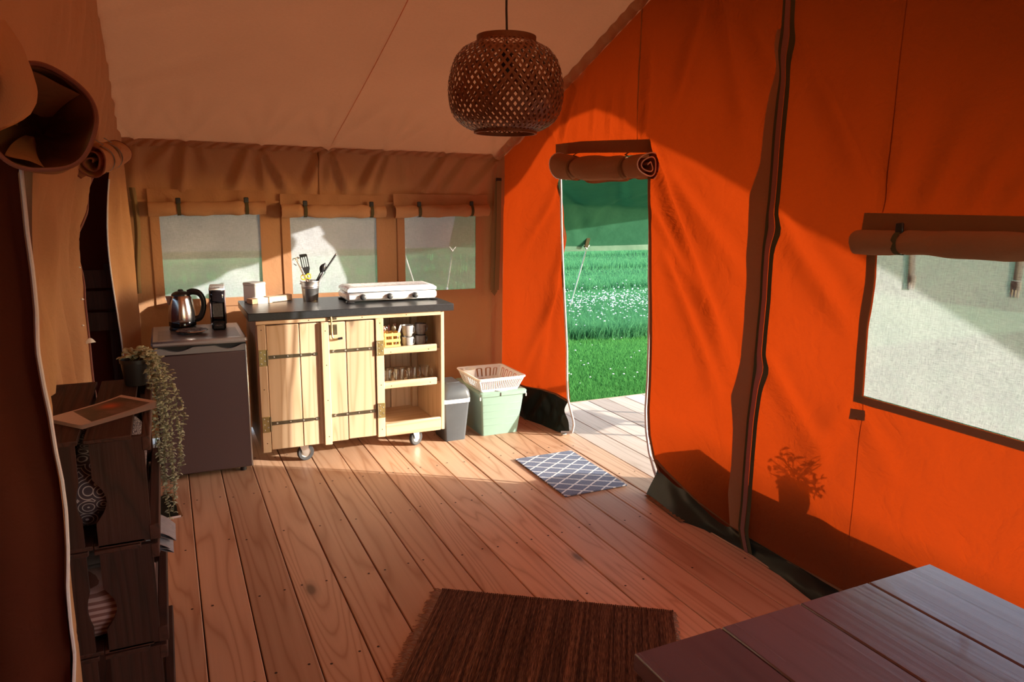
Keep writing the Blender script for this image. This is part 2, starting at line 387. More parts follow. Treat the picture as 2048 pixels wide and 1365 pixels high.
w_ = h.math('SUBTRACT', h.math('MULTIPLY', xyz.outputs[0], 1/.150), h.math('MULTIPLY', xyz.outputs[1], 1/.098))
def lat(t): return h.math('ABSOLUTE', h.math('SUBTRACT', h.math('FRACT', h.math('ADD', t, h.math('MULTIPLY', wob, 4.))), .5))
lm = h.math('MINIMUM', lat(u), lat(w_)); ln = h.math('LESS_THAN', lm, .062)
sp = h.noise(h.co(), 320, 2)
bl = h.ramp(sp, [(.35, (.115, .135, .205)), (.65, (.23, .26, .35))]); wh = h.ramp(sp, [(.3, (.62, .63, .66)), (.7, (.82, .82, .82))])
M['mat'] = h.end(h.bsdf(**{'Base Color': h.mix(ln, bl, wh), 'Roughness': .95, 'Normal': h.bump(sp, .6, .004), 'Specular IOR Level': .15}))
h = NM('magazine cover'); xyz = h.n('SeparateXYZ', {0: h.co()})
pic = h.ramp(h.noise(h.co(), 9, 5, .6), [(.35, (.02, .016, .014)), (.55, (.10, .06, .05)), (.75, (.32, .20, .16))])
fl = h.ramp(h.n('VectorMath', {0: h.co(), 1: (.045, .02, 0)}, operation='DISTANCE').outputs['Value'], [(.0, (1, 1, 1)), (.03, (.2, .2, .2)), (.05, (0, 0, 0))])
pic = h.mix(fl, pic, (.75, .12, .04))
bx = h.math('GREATER_THAN', h.math('ABSOLUTE', xyz.outputs[0]), .114); by = h.math('GREATER_THAN', h.math('ABSOLUTE', xyz.outputs[1]), .070)
lf = h.math('LESS_THAN', h.math('ADD', xyz.outputs[0], h.math('MULTIPLY', xyz.outputs[1], -.3)), -.06)
M['cover'] = h.end(h.bsdf(**{'Base Color': h.mix(h.math('MAXIMUM', h.math('MAXIMUM', bx, by), lf), pic, (.60, .47, .42)), 'Roughness': .35}))
h = NM('meadow soil and turf'); g1 = h.noise(h.co(), 1.2, 5, .6); g2 = h.noise(h.co(), 45, 3)
c = h.mix(.5, h.ramp(g1, [(.3, (.02, .075, .03)), (.7, (.05, .14, .05))]), h.ramp(g2, [(.3, (.015, .06, .02)), (.7, (.06, .16, .055))]))
M['turf'] = h.end(h.bsdf(**{'Base Color': c, 'Roughness': .95, 'Specular IOR Level': .1}))
def blade_mat(name, a, b, tr=.4):
    h = NM(name); nz = h.noise(h.co(), .55, 3); n2 = h.noise(h.co(), 30, 1)
    c = h.mix(h.math('MULTIPLY_ADD', n2, .5, h.math('MULTIPLY', nz, .5)), a, b)
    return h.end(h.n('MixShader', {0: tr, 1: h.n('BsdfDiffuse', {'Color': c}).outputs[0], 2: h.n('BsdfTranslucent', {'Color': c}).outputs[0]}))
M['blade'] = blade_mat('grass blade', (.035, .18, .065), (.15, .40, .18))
M['blade_dimmed'] = blade_mat('dimmed grass blade', (.015, .06, .035), (.05, .13, .075), .15)  # darker copy of the grass; the dim view is put into its colour
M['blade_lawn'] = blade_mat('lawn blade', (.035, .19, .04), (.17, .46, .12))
M['petal'] = plain('white petals', (.92, .92, .88), .7, 0, .03)

# ------------------------------------------------------------------ shell constants
XR, YB, XL, YS, YRIDGE = 2.40, 5.20, -2.4, -.35, 2.46
EAVE, SLOPE = 1.945, .391
def roof(y): return EAVE+SLOPE*((YB-YRIDGE)-np.abs(y-YRIDGE))
BW = .1782; BX0 = .924

# ---- floor and porch deck
sl = MB(); sl.box(XL-.1, 2.53, YS-.1, 5.32, -.19, -.032)
floor = struct(sl.obj('floor', M['slab']))
def plank_mesh(y0, y1, name, m, w=BW):
    mb = MB(); g = .0022; b = .003
    mb.add([(-w/2+g, y0, -.03), (w/2-g, y0, -.03), (w/2-g, y0, -b), (w/2-g-b, y0, 0), (-w/2+g+b, y0, 0), (-w/2+g, y0, -b),
            (-w/2+g, y1, -.03), (w/2-g, y1, -.03), (w/2-g, y1, -b), (w/2-g-b, y1, 0), (-w/2+g+b, y1, 0), (-w/2+g, y1, -b)],
           [(5, 4, 3, 2, 1, 0), (6, 7, 8, 9, 10, 11)]+[(i, (i+1) % 6, 6+(i+1) % 6, 6+i) for i in range(6)])
    return mb.mesh(name, m, smooth=False)
pm = plank_mesh(YS, 5.3, 'plank', M['floor'])
pr = random.Random(3)
for k in range(-18, 9):
    o = bpy.data.objects.new('plank', pm); COL.objects.link(o); o.parent = floor
    o.location = (BX0+(k+.5)*BW, 0, pr.uniform(-.0012, .0006))
sc = MB()
for k in range(-7, 9):
    for r in range(10):
        y = .1+r*.56
        for s in (-1, 1):
            cx, cy = BX0+(k+.5)*BW+s*pr.uniform(.045, .06), y+pr.uniform(-.02, .02)
            if pr.random() < .85: sc.add([(cx+.0056*math.cos(a*PI/3), cy+.0056*math.sin(a*PI/3), .0011) for a in range(6)], [tuple(range(6))])
so = sc.obj('screw_heads', M['slab'], floor, smooth=False, fix=False); so['kind'] = 'stuff'
dk = MB(); dk.box(2.535, 4.72, -1.0, 4.93, -.19, -.034)
deck = struct(dk.obj('porch_deck', M['slab']))
pd = plank_mesh(-1.0, 4.93, 'plank', M['deck'])
for k in range(9, 21):
    o = bpy.data.objects.new('plank', pd); COL.objects.link(o); o.parent = deck
    o.location = (BX0+(k+.5)*BW, 0, pr.uniform(-.002, .0005))
fb = MB(); fb.box(2.535, 4.72, 4.935, 4.958, -.2, -.002, .003); fb.obj('edge_board', M['pine_x'], deck)

# ---- ground
gm = MB(); gm.grid(lambda u, v: ((u-.5)*160, (v-.35)*160, -.26+.0*u), 8, 8)
struct(gm.obj('ground', M['turf'], smooth=False, fix=False))

# ---- right gable wall -------------------------------------------------
def pxl(lst, X): return [onX(x, y, X) for x, y in lst]
LJ = [onX(x, y, XR+b) for x, y, b in ((1119, 300, 0), (1121, 345, .03), (1122, 380, .06), (1124, 450, .085), (1128, 540, .085), (1132, 640, .085), (1135, 700, .085), (1135, 760, .085), (1137, 800, .085))]
RJ = pxl([(1306, 285), (1305, 350), (1305, 480), (1303, 560), (1303, 640), (1302, 700), (1300, 760), (1297, 820), (1299, 870), (1308, 915), (1318, 938)], XR)
YLf = curve([(p[2], p[1]) for p in LJ]+[(.0, LJ[-1][1])]); YRf = curve([(p[2], p[1]) for p in RJ]+[(.0, 3.08)])
WL = pxl([(1757, 503), (1755, 560), (1748, 620), (1741, 660), (1737, 720), (1733, 790)], XR)
WZ0, WZ1, WY1 = .884, 1.47, .80
YWf = curve([(p[2], p[1]) for p in WL]+[(WZ1, WL[0][1])])
def fpx(x0, y0, x1, y1, w0, w1, a): p, q = onX(x0, y0, XR), onX(x1, y1, XR); return (p[1], p[2], q[1], q[2], w0, w1, a)
FW = [fpx(1306, 300, 1470, 780, .03, .07, .030), fpx(1310, 420, 1400, 620, .025, .04, .014), fpx(1325, 500, 1460, 860, .03, .06, .016),
      fpx(1330, 330, 1520, 600, .03, .06, .012), fpx(1400, 0, 1340, 240, .05, .04, .016), fpx(1430, -20, 1505, 340, .03, .08, .020), fpx(1490, 20, 1570, 190, .03, .05, .014),
      fpx(1555, 440, 1720, 690, .05, .05, .020), fpx(1530, 720, 1660, 950, .05, .05, .018), fpx(1590, 60, 1740, 430, .03, .06, .016), fpx(1640, 160, 1760, 420, .04, .03, .012),
      fpx(1770, 425, 1850, 80, .025, .09, .014), fpx(1840, 425, 2000, 130, .025, .09, .016), fpx(1930, 425, 2060, 220, .02, .07, .014), fpx(2000, 425, 2090, 320, .02, .05, .012),
      fpx(1118, 330, 1030, 520, .02, .05, .012), fpx(1116, 400, 1050, 800, .03, .07, .014), fpx(1100, 560, 1030, 760, .03, .05, .012),
      fpx(1122, 292, 1165, 120, .018, .05, .012), fpx(1150, 290, 1175, 160, .012, .03, .007), fpx(1185, 288, 1195, 150, .012, .03, .007), fpx(1220, 287, 1225, 170, .012, .03, .007),
      fpx(1250, 285, 1250, 150, .012, .03, .007), fpx(1290, 282, 1300, 60, .015, .05, .014), fpx(1060, 200, 1120, 290, .04, .02, .012), fpx(1170, 100, 1150, 270, .03, .02, .010),
      fpx(1700, 800, 1600, 960, .04, .06, .010), fpx(1720, 810, 1800, 1000, .03, .06, .008), fpx(1560, 920, 1700, 1130, .03, .06, .008)]
bil = billow(11, 10, 1.3, 5.5); bil2 = billow(12, 12, 8, 22)
def dispR(y, z):
    edge = sstep(0, .25, YB-y)*sstep(0, .2, roof(y)-z+.03)
    bul = .085*sstep(3.95, 4.15, y)*(1-sstep(4.35, 5.0, y))*(1-sstep(1.5, 1.92, z))
    return bul+1.7*folds(y, z, FW)+edge*(.030*bil(y, z)+.008*bil2(y, z))
def skirt_top(y): return np.interp(y, [1.0, 1.87, 2.45, 2.75, 3.09, 3.3, 4.0, 4.13, 4.5, 4.78, 5.2], [.030, .035, .040, .065, .14, .17, .21, .225, .195, .175, .15])
def patchR(mb, y0, y1, z0, z1, ny, nz):    # y0/y1 functions of z or numbers, z0/z1 functions of y or numbers
    u = np.linspace(0, 1, ny+1)[None, :]; v = np.linspace(0, 1, nz+1)[:, None]
    cz = lambda y: (z0(y) if callable(z0) else z0, z1(y) if callable(z1) else z1)
    zz = np.zeros((nz+1, ny+1)); yy = np.zeros_like(zz)
    a, b = cz(np.full(1, .5*((y0(.5) if callable(y0) else y0)+(y1(.5) if callable(y1) else y1))))
    zz[:] = a+(b-a)*v
    for it in range(4):
        ya = y0(zz) if callable(y0) else y0; yb = y1(zz) if callable(y1) else y1
        yy = ya+(yb-ya)*u+0*zz
        a, b = cz(yy); zz = a+(b-a)*v+0*yy
    P = np.stack([XR+dispR(yy, zz), yy, zz], -1); mb.ngrid(P)
ZD = 1.865
mb = MB()
rtop = lambda y: roof(y)+.03
yL, yR, yW = float(YLf(ZD)), float(YRf(ZD)), float(YWf(ZD))
patchR(mb, YB, YLf, skirt_top, ZD, 40, 70); patchR(mb, YB, yL, ZD, rtop, 40, 40)
patchR(mb, yL, yR, ZD, rtop, 44, 50)
patchR(mb, YRf, YWf, skirt_top, ZD, 60, 80); patchR(mb, yR, yW, ZD, rtop, 60, 50)
YWo = lambda z: YWf(z)+.003
patchR(mb, YWo, WY1, skirt_top, WZ0, 44, 36)
patchR(mb, YWo, WY1, WZ1, ZD, 44, 20); patchR(mb, yW+.003, WY1, ZD, rtop, 44, 40)
patchR(mb, WY1, YS, skirt_top, ZD, 40, 60); patchR(mb, WY1, YS, ZD, rtop, 40, 40)
wall_right = struct(mb.obj('wall_right', M['canvas'], fix=False, ang=180, weld=.0004))
def ribbon(pts, width, axis, off, n=3):    # flat tape along a polyline lying on a wall; axis: in-plane width direction
    P = np.array(pts, float); A = np.array(axis, float); O = np.array(off, float)
    return np.stack([P+O+A*width*t for t in np.linspace(0, 1, n)], 1)
def tapeR(name, pts, w, dx, m, parent, dirn=None, n=3):
    # pts (Y, Z) on the right wall, w width toward +dirn (default local normal), dx lift to the inside
    P = np.array(pts, float); out = []
    T = np.gradient(P, axis=0); T /= np.linalg.norm(T, axis=1)[:, None]; N = np.stack([-T[:, 1], T[:, 0]], 1)
    if dirn is not None: N = np.tile(np.array(dirn, float), (len(P), 1))
    rows = []
    for t in np.linspace(0, 1, n):
        Q = P+N*w*t if np.isscalar(w) else P+N*np.array(w)[:, None]*t
        rows.append(np.stack([XR+dispR(Q[:, 0], Q[:, 1])-dx, Q[:, 0], Q[:, 1]], 1))
    mb = MB(); mb.ngrid(np.stack(rows, 0)); return mb.obj(name, m, parent, fix=False, ang=180)
def spline(pts, n):
    P = np.array(pts, float); P = np.vstack([2*P[0]-P[1], P, 2*P[-1]-P[-2]]); out = []
    for t in np.linspace(0, len(pts)-1.0001, n):
        i = int(t); f = t-i; a, b, c, d = P[i], P[i+1], P[i+2], P[i+3]
        out.append(tuple(.5*(2*b+(c-a)*f+(2*a-5*b+4*c-d)*f*f+(3*b-a-3*c+d)*f**3)))
    return out
def resample(pts, n):
    P = np.array(pts, float); s = np.r_[0, np.cumsum(np.linalg.norm(np.diff(P, axis=0), axis=1))]; t = np.linspace(0, s[-1], n)
    return np.stack([np.interp(t, s, P[:, k]) for k in range(P.shape[1])], 1)
def yz(lst, X=XR, n=60): return resample([onX(x, y, X)[1:] for x, y in lst], n)
tapeR('seam', yz([(1286, 10), (1284, 140), (1282, 280)]), .008, .003, M['trim'], wall_right, (1, 0))
# patch of brown cloth under the window
tapeR('patch', [onX(1704, 837, XR)[1:], onX(1732, 842, XR)[1:]], .042, .004, M['trim'], wall_right, (0, 1))
# gathered band along the gable edge of the roof
mb = MB()
ys = np.linspace(YB, YRIDGE, 240)
rows = []
for t in np.linspace(0, 1, 7):
    rip = .010*np.sin(ys*55+3*t+2*np.sin(ys*9))*(.4+.6*math.sin(PI*t))
    rows.append(np.stack([XR-.015-.085*t+0*ys, ys, roof(ys)-.012-.03*(t*(1-t))*4*.6+rip-.0*t], 1))
mb.ngrid(np.stack(rows)); mb.obj('gathered_edge_band', M['canvas_back'], wall_right, fix=False, ang=180)
# hanging strap in the corner
mb = MB(); pts = [onY(997, 362, YB-.05), onY(996, 450, YB-.05), onY(992, 580, YB-.045)]
for dx in (0, -.03):
    q = [(p[0]+dx*(.2+.8*min(i, 1)), p[1]-.012*(dx == 0), p[2]-.0) for i, p in enumerate(pts)]
    mb.tube(q, .022, 6, True, .08, up=(0, 1, 0))
mb.tube([(pts[2][0]-.0, pts[2][1], pts[2][2]), (pts[2][0]-.015, pts[2][1]-.006, pts[2][2]-.03), (pts[2][0]-.032, pts[2][1], pts[2][2])], .018, 6, True, .15, up=(0, 1, 0))
st = mb.obj('hanging_strap', M['khaki']); tag(st, 'long olive webbing strap hanging down in the tent corner left of the doorway', 'strap')
mb = MB(); mb.box(pts[0][0]-.022, pts[0][0]+.022, YB-.062, YB-.045, pts[0][2]-.005, pts[0][2]+.022, .003); mb.obj('buckle', M['black'], st)

# door trim, zip edges
door = struct(tapeR('door_1', yz([(1117, 289), (1170, 283), (1230, 281), (1308, 279)]), -.070, .010, M['trim'], None, (0, 1)))
tapeR('door_binding', yz([(1303, 282), (1304, 350), (1304, 480), (1302, 560), (1302, 640), (1301, 700), (1299, 760), (1296, 820), (1298, 870), (1307, 915), (1318, 945)]), .024, .006, M['trim'], door, (-1, 0))
tapeR('door_binding', resample([p[1:] for p in LJ], 60), .012, .006, M['trim'], door, (1, 0))
def ziptube(name, pts3, r, m, parent, flat=.5, up=(1, 0, 0)):
    mb = MB(); mb.tube(resample(pts3, 70).tolist(), r, 6, True, flat, up=up); return mb.obj(name, m, parent)
lz = [onX(x, y, XR-.004+b) for x, y, b in ((1121, 345, .03), (1122, 380, .06), (1123, 450, .085), (1126, 540, .085), (1131, 640, .085), (1134, 700, .085), (1134, 760, .085), (1136, 800, .085))]+[onX(1148, 848, 2.49), onX(1146, 862, 2.49), onX(1128, 866, 2.47)]
lz[-1] = onZ(1122, 866, .012); lz[-2] = onZ(1144, 866, .02)
ziptube('zipper', lz, .013, M['zip'], door)
rz_ = [onX(x, y, XR-.004) for x, y in ((1300, 330), (1300, 400), (1299, 480), (1298, 560), (1299, 620), (1297, 700), (1295, 760), (1291, 820), (1292, 860), (1298, 905), (1309, 945))]+[onZ(1318, 972, .03), onZ(1310, 985, .012)]
ziptube('zipper', rz_, .010, M['zip'], door)
mb = MB(); p = onZ(1130, 868, .012); mb.box(p[0]-.025, p[0]+.012, p[1]-.012, p[1]+.012, .004, .016, .003); mb.obj('zip_pull', M['zinc'], door)

# skirt of ground-sheet vinyl under the gable wall
def skirt(top, bot, hem_w):
    T = resample(top, 70); B = resample(bot, 70); rows = []
    for t in np.linspace(0, 1, 14):
        Q = T*(1-t)+B*t; s = np.linspace(0, 1, 70)
        bulge = math.sin(PI*t)
        Q = Q.copy(); Q[:, 0] += bulge*(.02*np.sin(9*s+1)+.012*np.sin(23*s+2*t)); Q[:, 2] += bulge*(.012*np.sin(17*s+3)+.02)*(1-t)
        Q[:, 0] += bulge*(.010*np.sin(41*s+5*t)+.008*np.sin(67*s-9*t)*np.sin(11*s)); Q[:, 2] = np.maximum(Q[:, 2]+.012*(1-t)-.014*t**6, .004-.012*t); rows.append(Q)
    return np.stack(rows)
tp = [onX(x, y, XR-.004) for x, y in ((1312, 925), (1330, 945), (1400, 1010), (1480, 1068), (1580, 1130), (1680, 1187))]
tp += [(XR, 1.2, .045), (XR, .3, .05), (XR, YS, .05)]
bt = [onZ(x, y, .006) for x, y in ((1292, 986), (1318, 1010), (1345, 1035), (1420, 1062), (1500, 1108), (1560, 1150), (1640, 1212))]+[(2.31, 1.2, .006), (2.31, .3, .006), (2.31, YS, .006)]
S1 = skirt(tp, bt, .02); mb = MB(); mb.ngrid(S1); sk = struct(mb.obj('baseboard_right', M['pvc'], fix=False, ang=180))
tp2 = [(XR, 5.2, .18)]+[onX(x, y, XR-.004+b) for x, y, b in ((1050, 777, .02), (1085, 783, .06), (1112, 792, .08), (1136, 806, .085))]
bt2 = [(2.36, 5.2, .006), (2.37, 4.9, .006)]+[onZ(x, y, .006) for x, y in ((1050, 838), (1080, 848), (1112, 862), (1140, 868))]
S2 = skirt(tp2, bt2, .02); mb = MB(); mb.ngrid(S2); mb.obj('skirt_panel', M['pvc'], sk, fix=False, ang=180)
def hemtube(P, r, m, par): mb = MB(); mb.tube([tuple(p) for p in P], r, 6, True, .45); return mb.obj('hem', m, par)
hemtube(S1[0], .012, M['trim'], sk); hemtube(S2[0], .012, M['trim'], sk); hemtube(S2[-1], .014, M['trim'], sk)
# crumpled hem lying on the boards at the door
mb = MB(); q0, q1 = np.array(onZ(1288, 990, .01)), np.array(onZ(1362, 1044, .01)); n = 40
rows = []
for t in np.linspace(0, 1, 4):
    s = np.linspace(0, 1, n); P = q0[None]+(q1-q0)[None]*s[:, None]; P[:, 0] += .028*t; P[:, 2] = .005+.008*np.abs(np.sin(s*34))*math.sin(PI*(t*.8+.1)); rows.append(P)
mb.ngrid(np.stack(rows)); mb.obj('hem', M['trim'], sk, fix=False)

# ---- vertical zip under the ridge
ZL = [(1577, -30), (1565, 200), (1552, 400), (1541, 500), (1535, 600), (1528, 660), (1519, 760), (1509, 840), (1503, 930), (1497, 1010), (1491, 1060), (1498, 1105)]
zp = yz(ZL, XR-.02, 90)
trim1 = struct(tapeR('trim_1', zp+np.array([.012, 0]), .020, .022, M['olive'], None, (1, 0)))
tapeR('zipper', zp+np.array([-.014, 0]), .026, .028, M['zip_pink'], trim1, (1, 0))
tapeR('zip_binding', zp+np.array([-.037, 0]), .024, .024, M['olive'], trim1, (1, 0))
fz = yz([(1560, 60), (1545, 200), (1530, 330), (1510, 390), (1507, 470), (1502, 560), (1498, 640), (1492, 720), (1472, 790), (1476, 860), (1474, 930), (1467, 985), (1470, 1050)], XR, 90)
zi = np.interp(fz[:, 1], zp[::-1, 1], zp[::-1, 0])
tapeR('zip_flap', np.stack([zi+.005, fz[:, 1]], 1), list(np.maximum(fz[:, 0]-zi, .01)), .014, M['canvas_roll'], trim1, (1, 0), n=7)

# ---- windows of insect mesh
def pane_bul(u, v, s): return .012*math.sin(PI*u)*math.sin(PI*v)+.003*math.sin(9*u+s)*math.sin(7*v)
def win_frame(prefix): pass
w4 = MB(); rows = []
for v in np.linspace(0, 1, 26):
    z = WZ0+(WZ1-WZ0)*v; y0 = float(YWf(z))+.01; yy = np.linspace(y0, WY1-.01, 40)
    rows.append(np.stack([XR+dispR(yy, np.full(40, z))*.5+.004+.01*np.sin(PI*np.linspace(0, 1, 40))*math.sin(PI*v), yy, np.full(40, z)], 1))
w4.ngrid(np.stack(rows)); win4 = struct(w4.obj('window_4', M['mesh'], fix=False, ang=180))
tapeR('window_frame', resample([(float(YWf(z)), z) for z in np.linspace(WZ0-.03, WZ1, 30)], 40), .040, .007, M['trim'], win4, (1, 0), n=4)
tapeR('window_frame', resample([(y, WZ0) for y in np.linspace(float(YWf(WZ0))+.035, WY1, 40)], 50), .030, .006, M['trim'], win4, (0, -1), n=4)
tapeR('window_frame', resample([(WY1, z) for z in np.linspace(WZ0, WZ1, 20)], 20), -.04, .006, M['trim'], win4, (1, 0))

# ---- back wall
WB = [(-.018, .592), (.787, 1.390), (1.600, 2.166)]; BZ0, BZ1 = [.945, .95, .935], 1.50
def bp(x0, y0, x1, y1, w0, w1, a): p, q = onY(x0, y0, YB), onY(x1, y1, YB); return (p[0], p[2], q[0], q[2], w0, w1, a)
FB = [bp(369, 290, 364, 398, .02, .04, .026), bp(395, 290, 425, 350, .015, .04, .014), bp(345, 290, 290, 350, .02, .05, .014), bp(495, 298, 466, 394, .015, .045, .022), bp(524, 298, 586, 398, .015, .035, .024),
      bp(516, 298, 535, 394, .012, .04, .016), bp(641, 302, 612, 394, .015, .045, .022), bp(662, 304, 702, 398, .015, .04, .026), bp(655, 304, 660, 380, .012, .03, .012), bp(757, 310, 722, 396, .015, .045, .024),
      bp(778, 312, 750, 398, .015, .03, .016), bp(800, 312, 815, 380, .012, .04, .012), bp(889, 314, 842, 398, .015, .045, .024), bp(933, 316, 880, 398, .015, .04, .018), bp(995, 318, 930, 400, .02, .05, .020),
      bp(270, 290, 262, 420, .02, .05, .016), bp(1000, 330, 985, 500, .02, .06, .014), bp(990, 600, 960, 760, .03, .06, .012), bp(770, 600, 690, 650, .03, .06, .01), bp(960, 650, 900, 760, .03, .06, .018)]
b3 = billow(21, 10, 2, 8); b4 = billow(22, 10, 14, 30)
def dispB(x, z):
    up = sstep(1.545, 1.60, z)
    return -(1.6*folds(x, z, FB)*(.35+.65*up)+.014*b3(x, z)*sstep(0, .2, XR-x)*sstep(0, .1, EAVE-z)+.003*b4(x, z)+up*.012)
def patchB(mb, x0, x1, z0, z1, nx, nz, dy=0.):
    X, Z = np.meshgrid(np.linspace(x0, x1, nx+1), np.linspace(z0, z1, nz+1))
    mb.ngrid(np.stack([X, YB+dispB(X, Z)-dy, Z], -1))
mb = MB(); cols = [XL, -.018]
edges = [(-.6, WB[0][0]), WB[0], (WB[0][1], WB[1][0]), WB[1], (WB[1][1], WB[2][0]), WB[2], (WB[2][1], XR+.004)]
patchB(mb, XL, -.6, 0, EAVE, 12, 12)
for i, (a, b) in enumerate(edges):
    n = max(4, int((b-a)/.022))
    if i % 2 == 0:
        patchB(mb, a, b, .02, BZ1, n, 50)
    else:
        patchB(mb, a, b, .02, BZ0[i//2], n, 34)
    patchB(mb, a, b, BZ1, EAVE, n, 24)
wall_back = struct(mb.obj('wall_back', M['canvas_back'], fix=False, ang=180, weld=.0004))
# bindings beside the windows, seam of the valance and the gathered eave band
def strip_b(name, x0, x1, z0, z1, m, par, dy=.006, nx=3, nz=30):
    mb = MB(); patchB(mb, x0, x1, z0, z1, nx, nz, dy); return mb.obj(name, m, par, fix=False, ang=180)
mb = MB(); xs = np.linspace(-.35, XR-.02, 420); rows = []
for t in np.linspace(0, 1, 6):
    rip = .007*np.sin(xs*70+25*t+2*np.sin(xs*7))*math.sin(PI*min(1, t*.8+.15))
    rows.append(np.stack([xs, YB-.03+.012*(1-t)-.0+rip, EAVE-.028+.05*t+.006*np.sin(xs*17)], 1))
mb.ngrid(np.stack(rows)); mb.obj('gathered_eave_band', M['canvas_back'], wall_back, fix=False, ang=180)
mb = MB(); xs = np.linspace(-.33, XR-.02, 200); rows = []
for t in (0, .5, 1): rows.append(np.stack([xs, YB+dispB(xs, np.full(200, 1.60))-.012-.004*t, 1.575+.012*t+0*xs], 1))
mb.ngrid(np.stack(rows)); mb.obj('valance_hem', M['canvas_back'], wall_back, fix=False, ang=180)
for i, (a, b) in enumerate(WB):
    w = MB(); z0 = BZ0[i]
    def pf(u, v, a=a, b=b, z0=z0, i=i): return (a+(b-a)*u, YB+.004+pane_bul(u, v, i)+float(dispB(a+(b-a)*u, z0+(1.5-z0)*v))*.5, z0+(BZ1-z0)*v)
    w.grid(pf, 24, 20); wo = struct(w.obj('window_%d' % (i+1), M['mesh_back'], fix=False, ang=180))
    strip_b('window_frame', a-.055, a, z0-.05, BZ1, M['canvas_back'], wo, .008); strip_b('window_frame', b, b+.055, z0-.05, BZ1, M['canvas_back'], wo, .008)
    strip_b('window_frame', a-.055, b+.055, z0-.055, z0, M['canvas_back'], wo, .009, 20, 3)
strip_b('seam', .985, .993, 1.59, 1.93, M['trim'], wall_back, .004, 1, 20)
strip_b('corner_binding', XR-.10, XR-.07, .1, 1.9, M['canvas_back'], wall_back, .006, 2, 40)

# ---- wall behind the camera: unseen side, opened up to let in fill daylight
mb = MB(); OX0, OX1, OZ = .75, 2.22, 1.75
for x0, x1, z0, z1 in ((XL, OX0, 0, EAVE), (OX1, XR, 0, EAVE), (OX0, OX1, OZ, EAVE)):
    mb.grid(lambda u, v: (x0+(x1-x0)*u, YS-.01*math.sin(u*9)*math.sin(PI*v), z0+(z1-z0)*v), 6, 6)
wf = struct(mb.obj('wall_front', M['canvas_back'], fix=False))

# ---- ceiling (inner roof)
FC = []
for px, n_, a in ((270, 3, .02), (370, 3, .016), (520, 3, .018), (650, 4, .02), (770, 3, .018), (890, 3, .016), (985, 4, .022)):
    p = onY(px, 300, YB)
    for k in range(n_):
        dx = (k-(n_-1)/2)*.16; FC.append((p[0], YB-.02, p[0]+dx+.05, YB-.6-.2*(k % 2), .015, .05, a))
for yy in (4.6, 4.0, 3.5, 3.0):           # pulls from the partition edge
    FC.append((-.2, yy, .55, yy-.45, .02, .07, .016)); FC.append((-.2, yy-.05, .4, yy-.55, .015, .06, -.008))
b5 = billow(31, 10, 1, 4)
def seamdip(x, y): return -.012*np.exp(-((x-(1.06+.11*(5.2-y)*.35))/.02)**2)
mb = MB(); X, Y = np.meshgrid(np.linspace(-.7, XR-.002, 130), np.linspace(YRIDGE, YB, 130))
sag = .045*np.sin(PI*np.clip((Y-YRIDGE)/(YB-YRIDGE), 0, 1))*np.sin(PI*np.clip((X+.7)/(XR+.7), 0, 1))
Z = roof(Y)-sag+(.012*b5(X, Y)-.8*folds(X, Y, FC))*sstep(0, .12, YB-Y+.04)+seamdip(X, Y)*.6
mb.ngrid(np.stack([X, Y, Z], -1))
mb.grid(lambda u, v: (XL+(XR-XL)*u, YRIDGE+(YS-YRIDGE)*v, float(roof(YRIDGE+(YS-YRIDGE)*v))), 10, 8)
mb.grid(lambda u, v: (XL+(-.7-XL)*u, YRIDGE+(YB-YRIDGE)*v, float(roof(YRIDGE+(YB-YRIDGE)*v))), 4, 8)
ceil = struct(mb.obj('ceiling', M['canvas_roof'], fix=False, ang=180))
mb = MB(); ys = np.linspace(YRIDGE, YB-.02, 120); rows = []
for t in (0, .5, 1):
    x = 1.06+.11*(5.2-ys)*.35+.005*(t-.5)
    sg = .045*np.sin(PI*np.clip((ys-YRIDGE)/(YB-YRIDGE), 0, 1))*np.sin(PI*np.clip((x+.7)/(XR+.7), 0, 1))
    rows.append(np.stack([x, ys, roof(ys)-sg-.013+.012*b5(x, ys)], 1))
mb.ngrid(np.stack(rows)); mb.obj('seam', M['canvas_roof'], ceil, fix=False)

# ---- left partition with the two bedroom doorways
def baseX(y): return np.interp(y, [0, 1.9, 2.1, 2.35, 4.25, 4.8, 5.05, 5.2], [-.27, -.275, -.285, -.40, -.368, -.285, -.20, -.18])
b6 = billow(41, 8, 5, 12)
FL = [(3.2, 1.75, 2.6, .8, .06, .10, .03), (3.9, 1.75, 3.5, .7, .05, .10, .03), (4.1, 1.74, 4.0, 2.4, .05, .08, .02), (3.3, 1.75, 3.4, 2.4, .05, .1, .02), (2.7, 1.75, 2.9, 2.5, .05, .1, .025), (4.9, 1.7, 5.05, .6, .04, .05, .02)]
def partX(y, z): return baseX(y)*(1-sstep(1.3, 2.25, z))+(-.205)*sstep(1.3, 2.25, z)+sstep(2.08, 2.5, y)*(.020*b6(y*1.5, z*.4))+sstep(2.08, 2.5, y)*(.016*np.sin(y*21+z*1.5+1.2*np.sin(z*2.3+y*5))*sstep(.2, .8, 1.9-z)+.010*np.sin(y*33-z*2))+folds(y, z, FL)
def patchL(mb, y0, y1, z0, z1, ny, nz):
    v = np.linspace(0, 1, nz+1)[:, None]; u = np.linspace(0, 1, ny+1)[None]
    zz = z0+(0 if callable(z1) else z1-z0)*v+0*u
    ya = y0(zz) if callable(y0) else y0; yb = y1(zz) if callable(y1) else y1
    yy = ya+(yb-ya)*u+0*zz
    if callable(z1): zz = z0+(z1(yy)-z0)*v
    mb.ngrid(np.stack([partX(yy, zz), yy, zz], -1))
ZE = [(38, 330), (45, 400), (52, 470), (62, 540), (70, 620), (72, 700), (84, 770), (97, 830), (108, 900), (121, 960), (129, 1020), (133, 1100), (132, 1180), (138, 1250), (146, 1310), (144, 1365)]
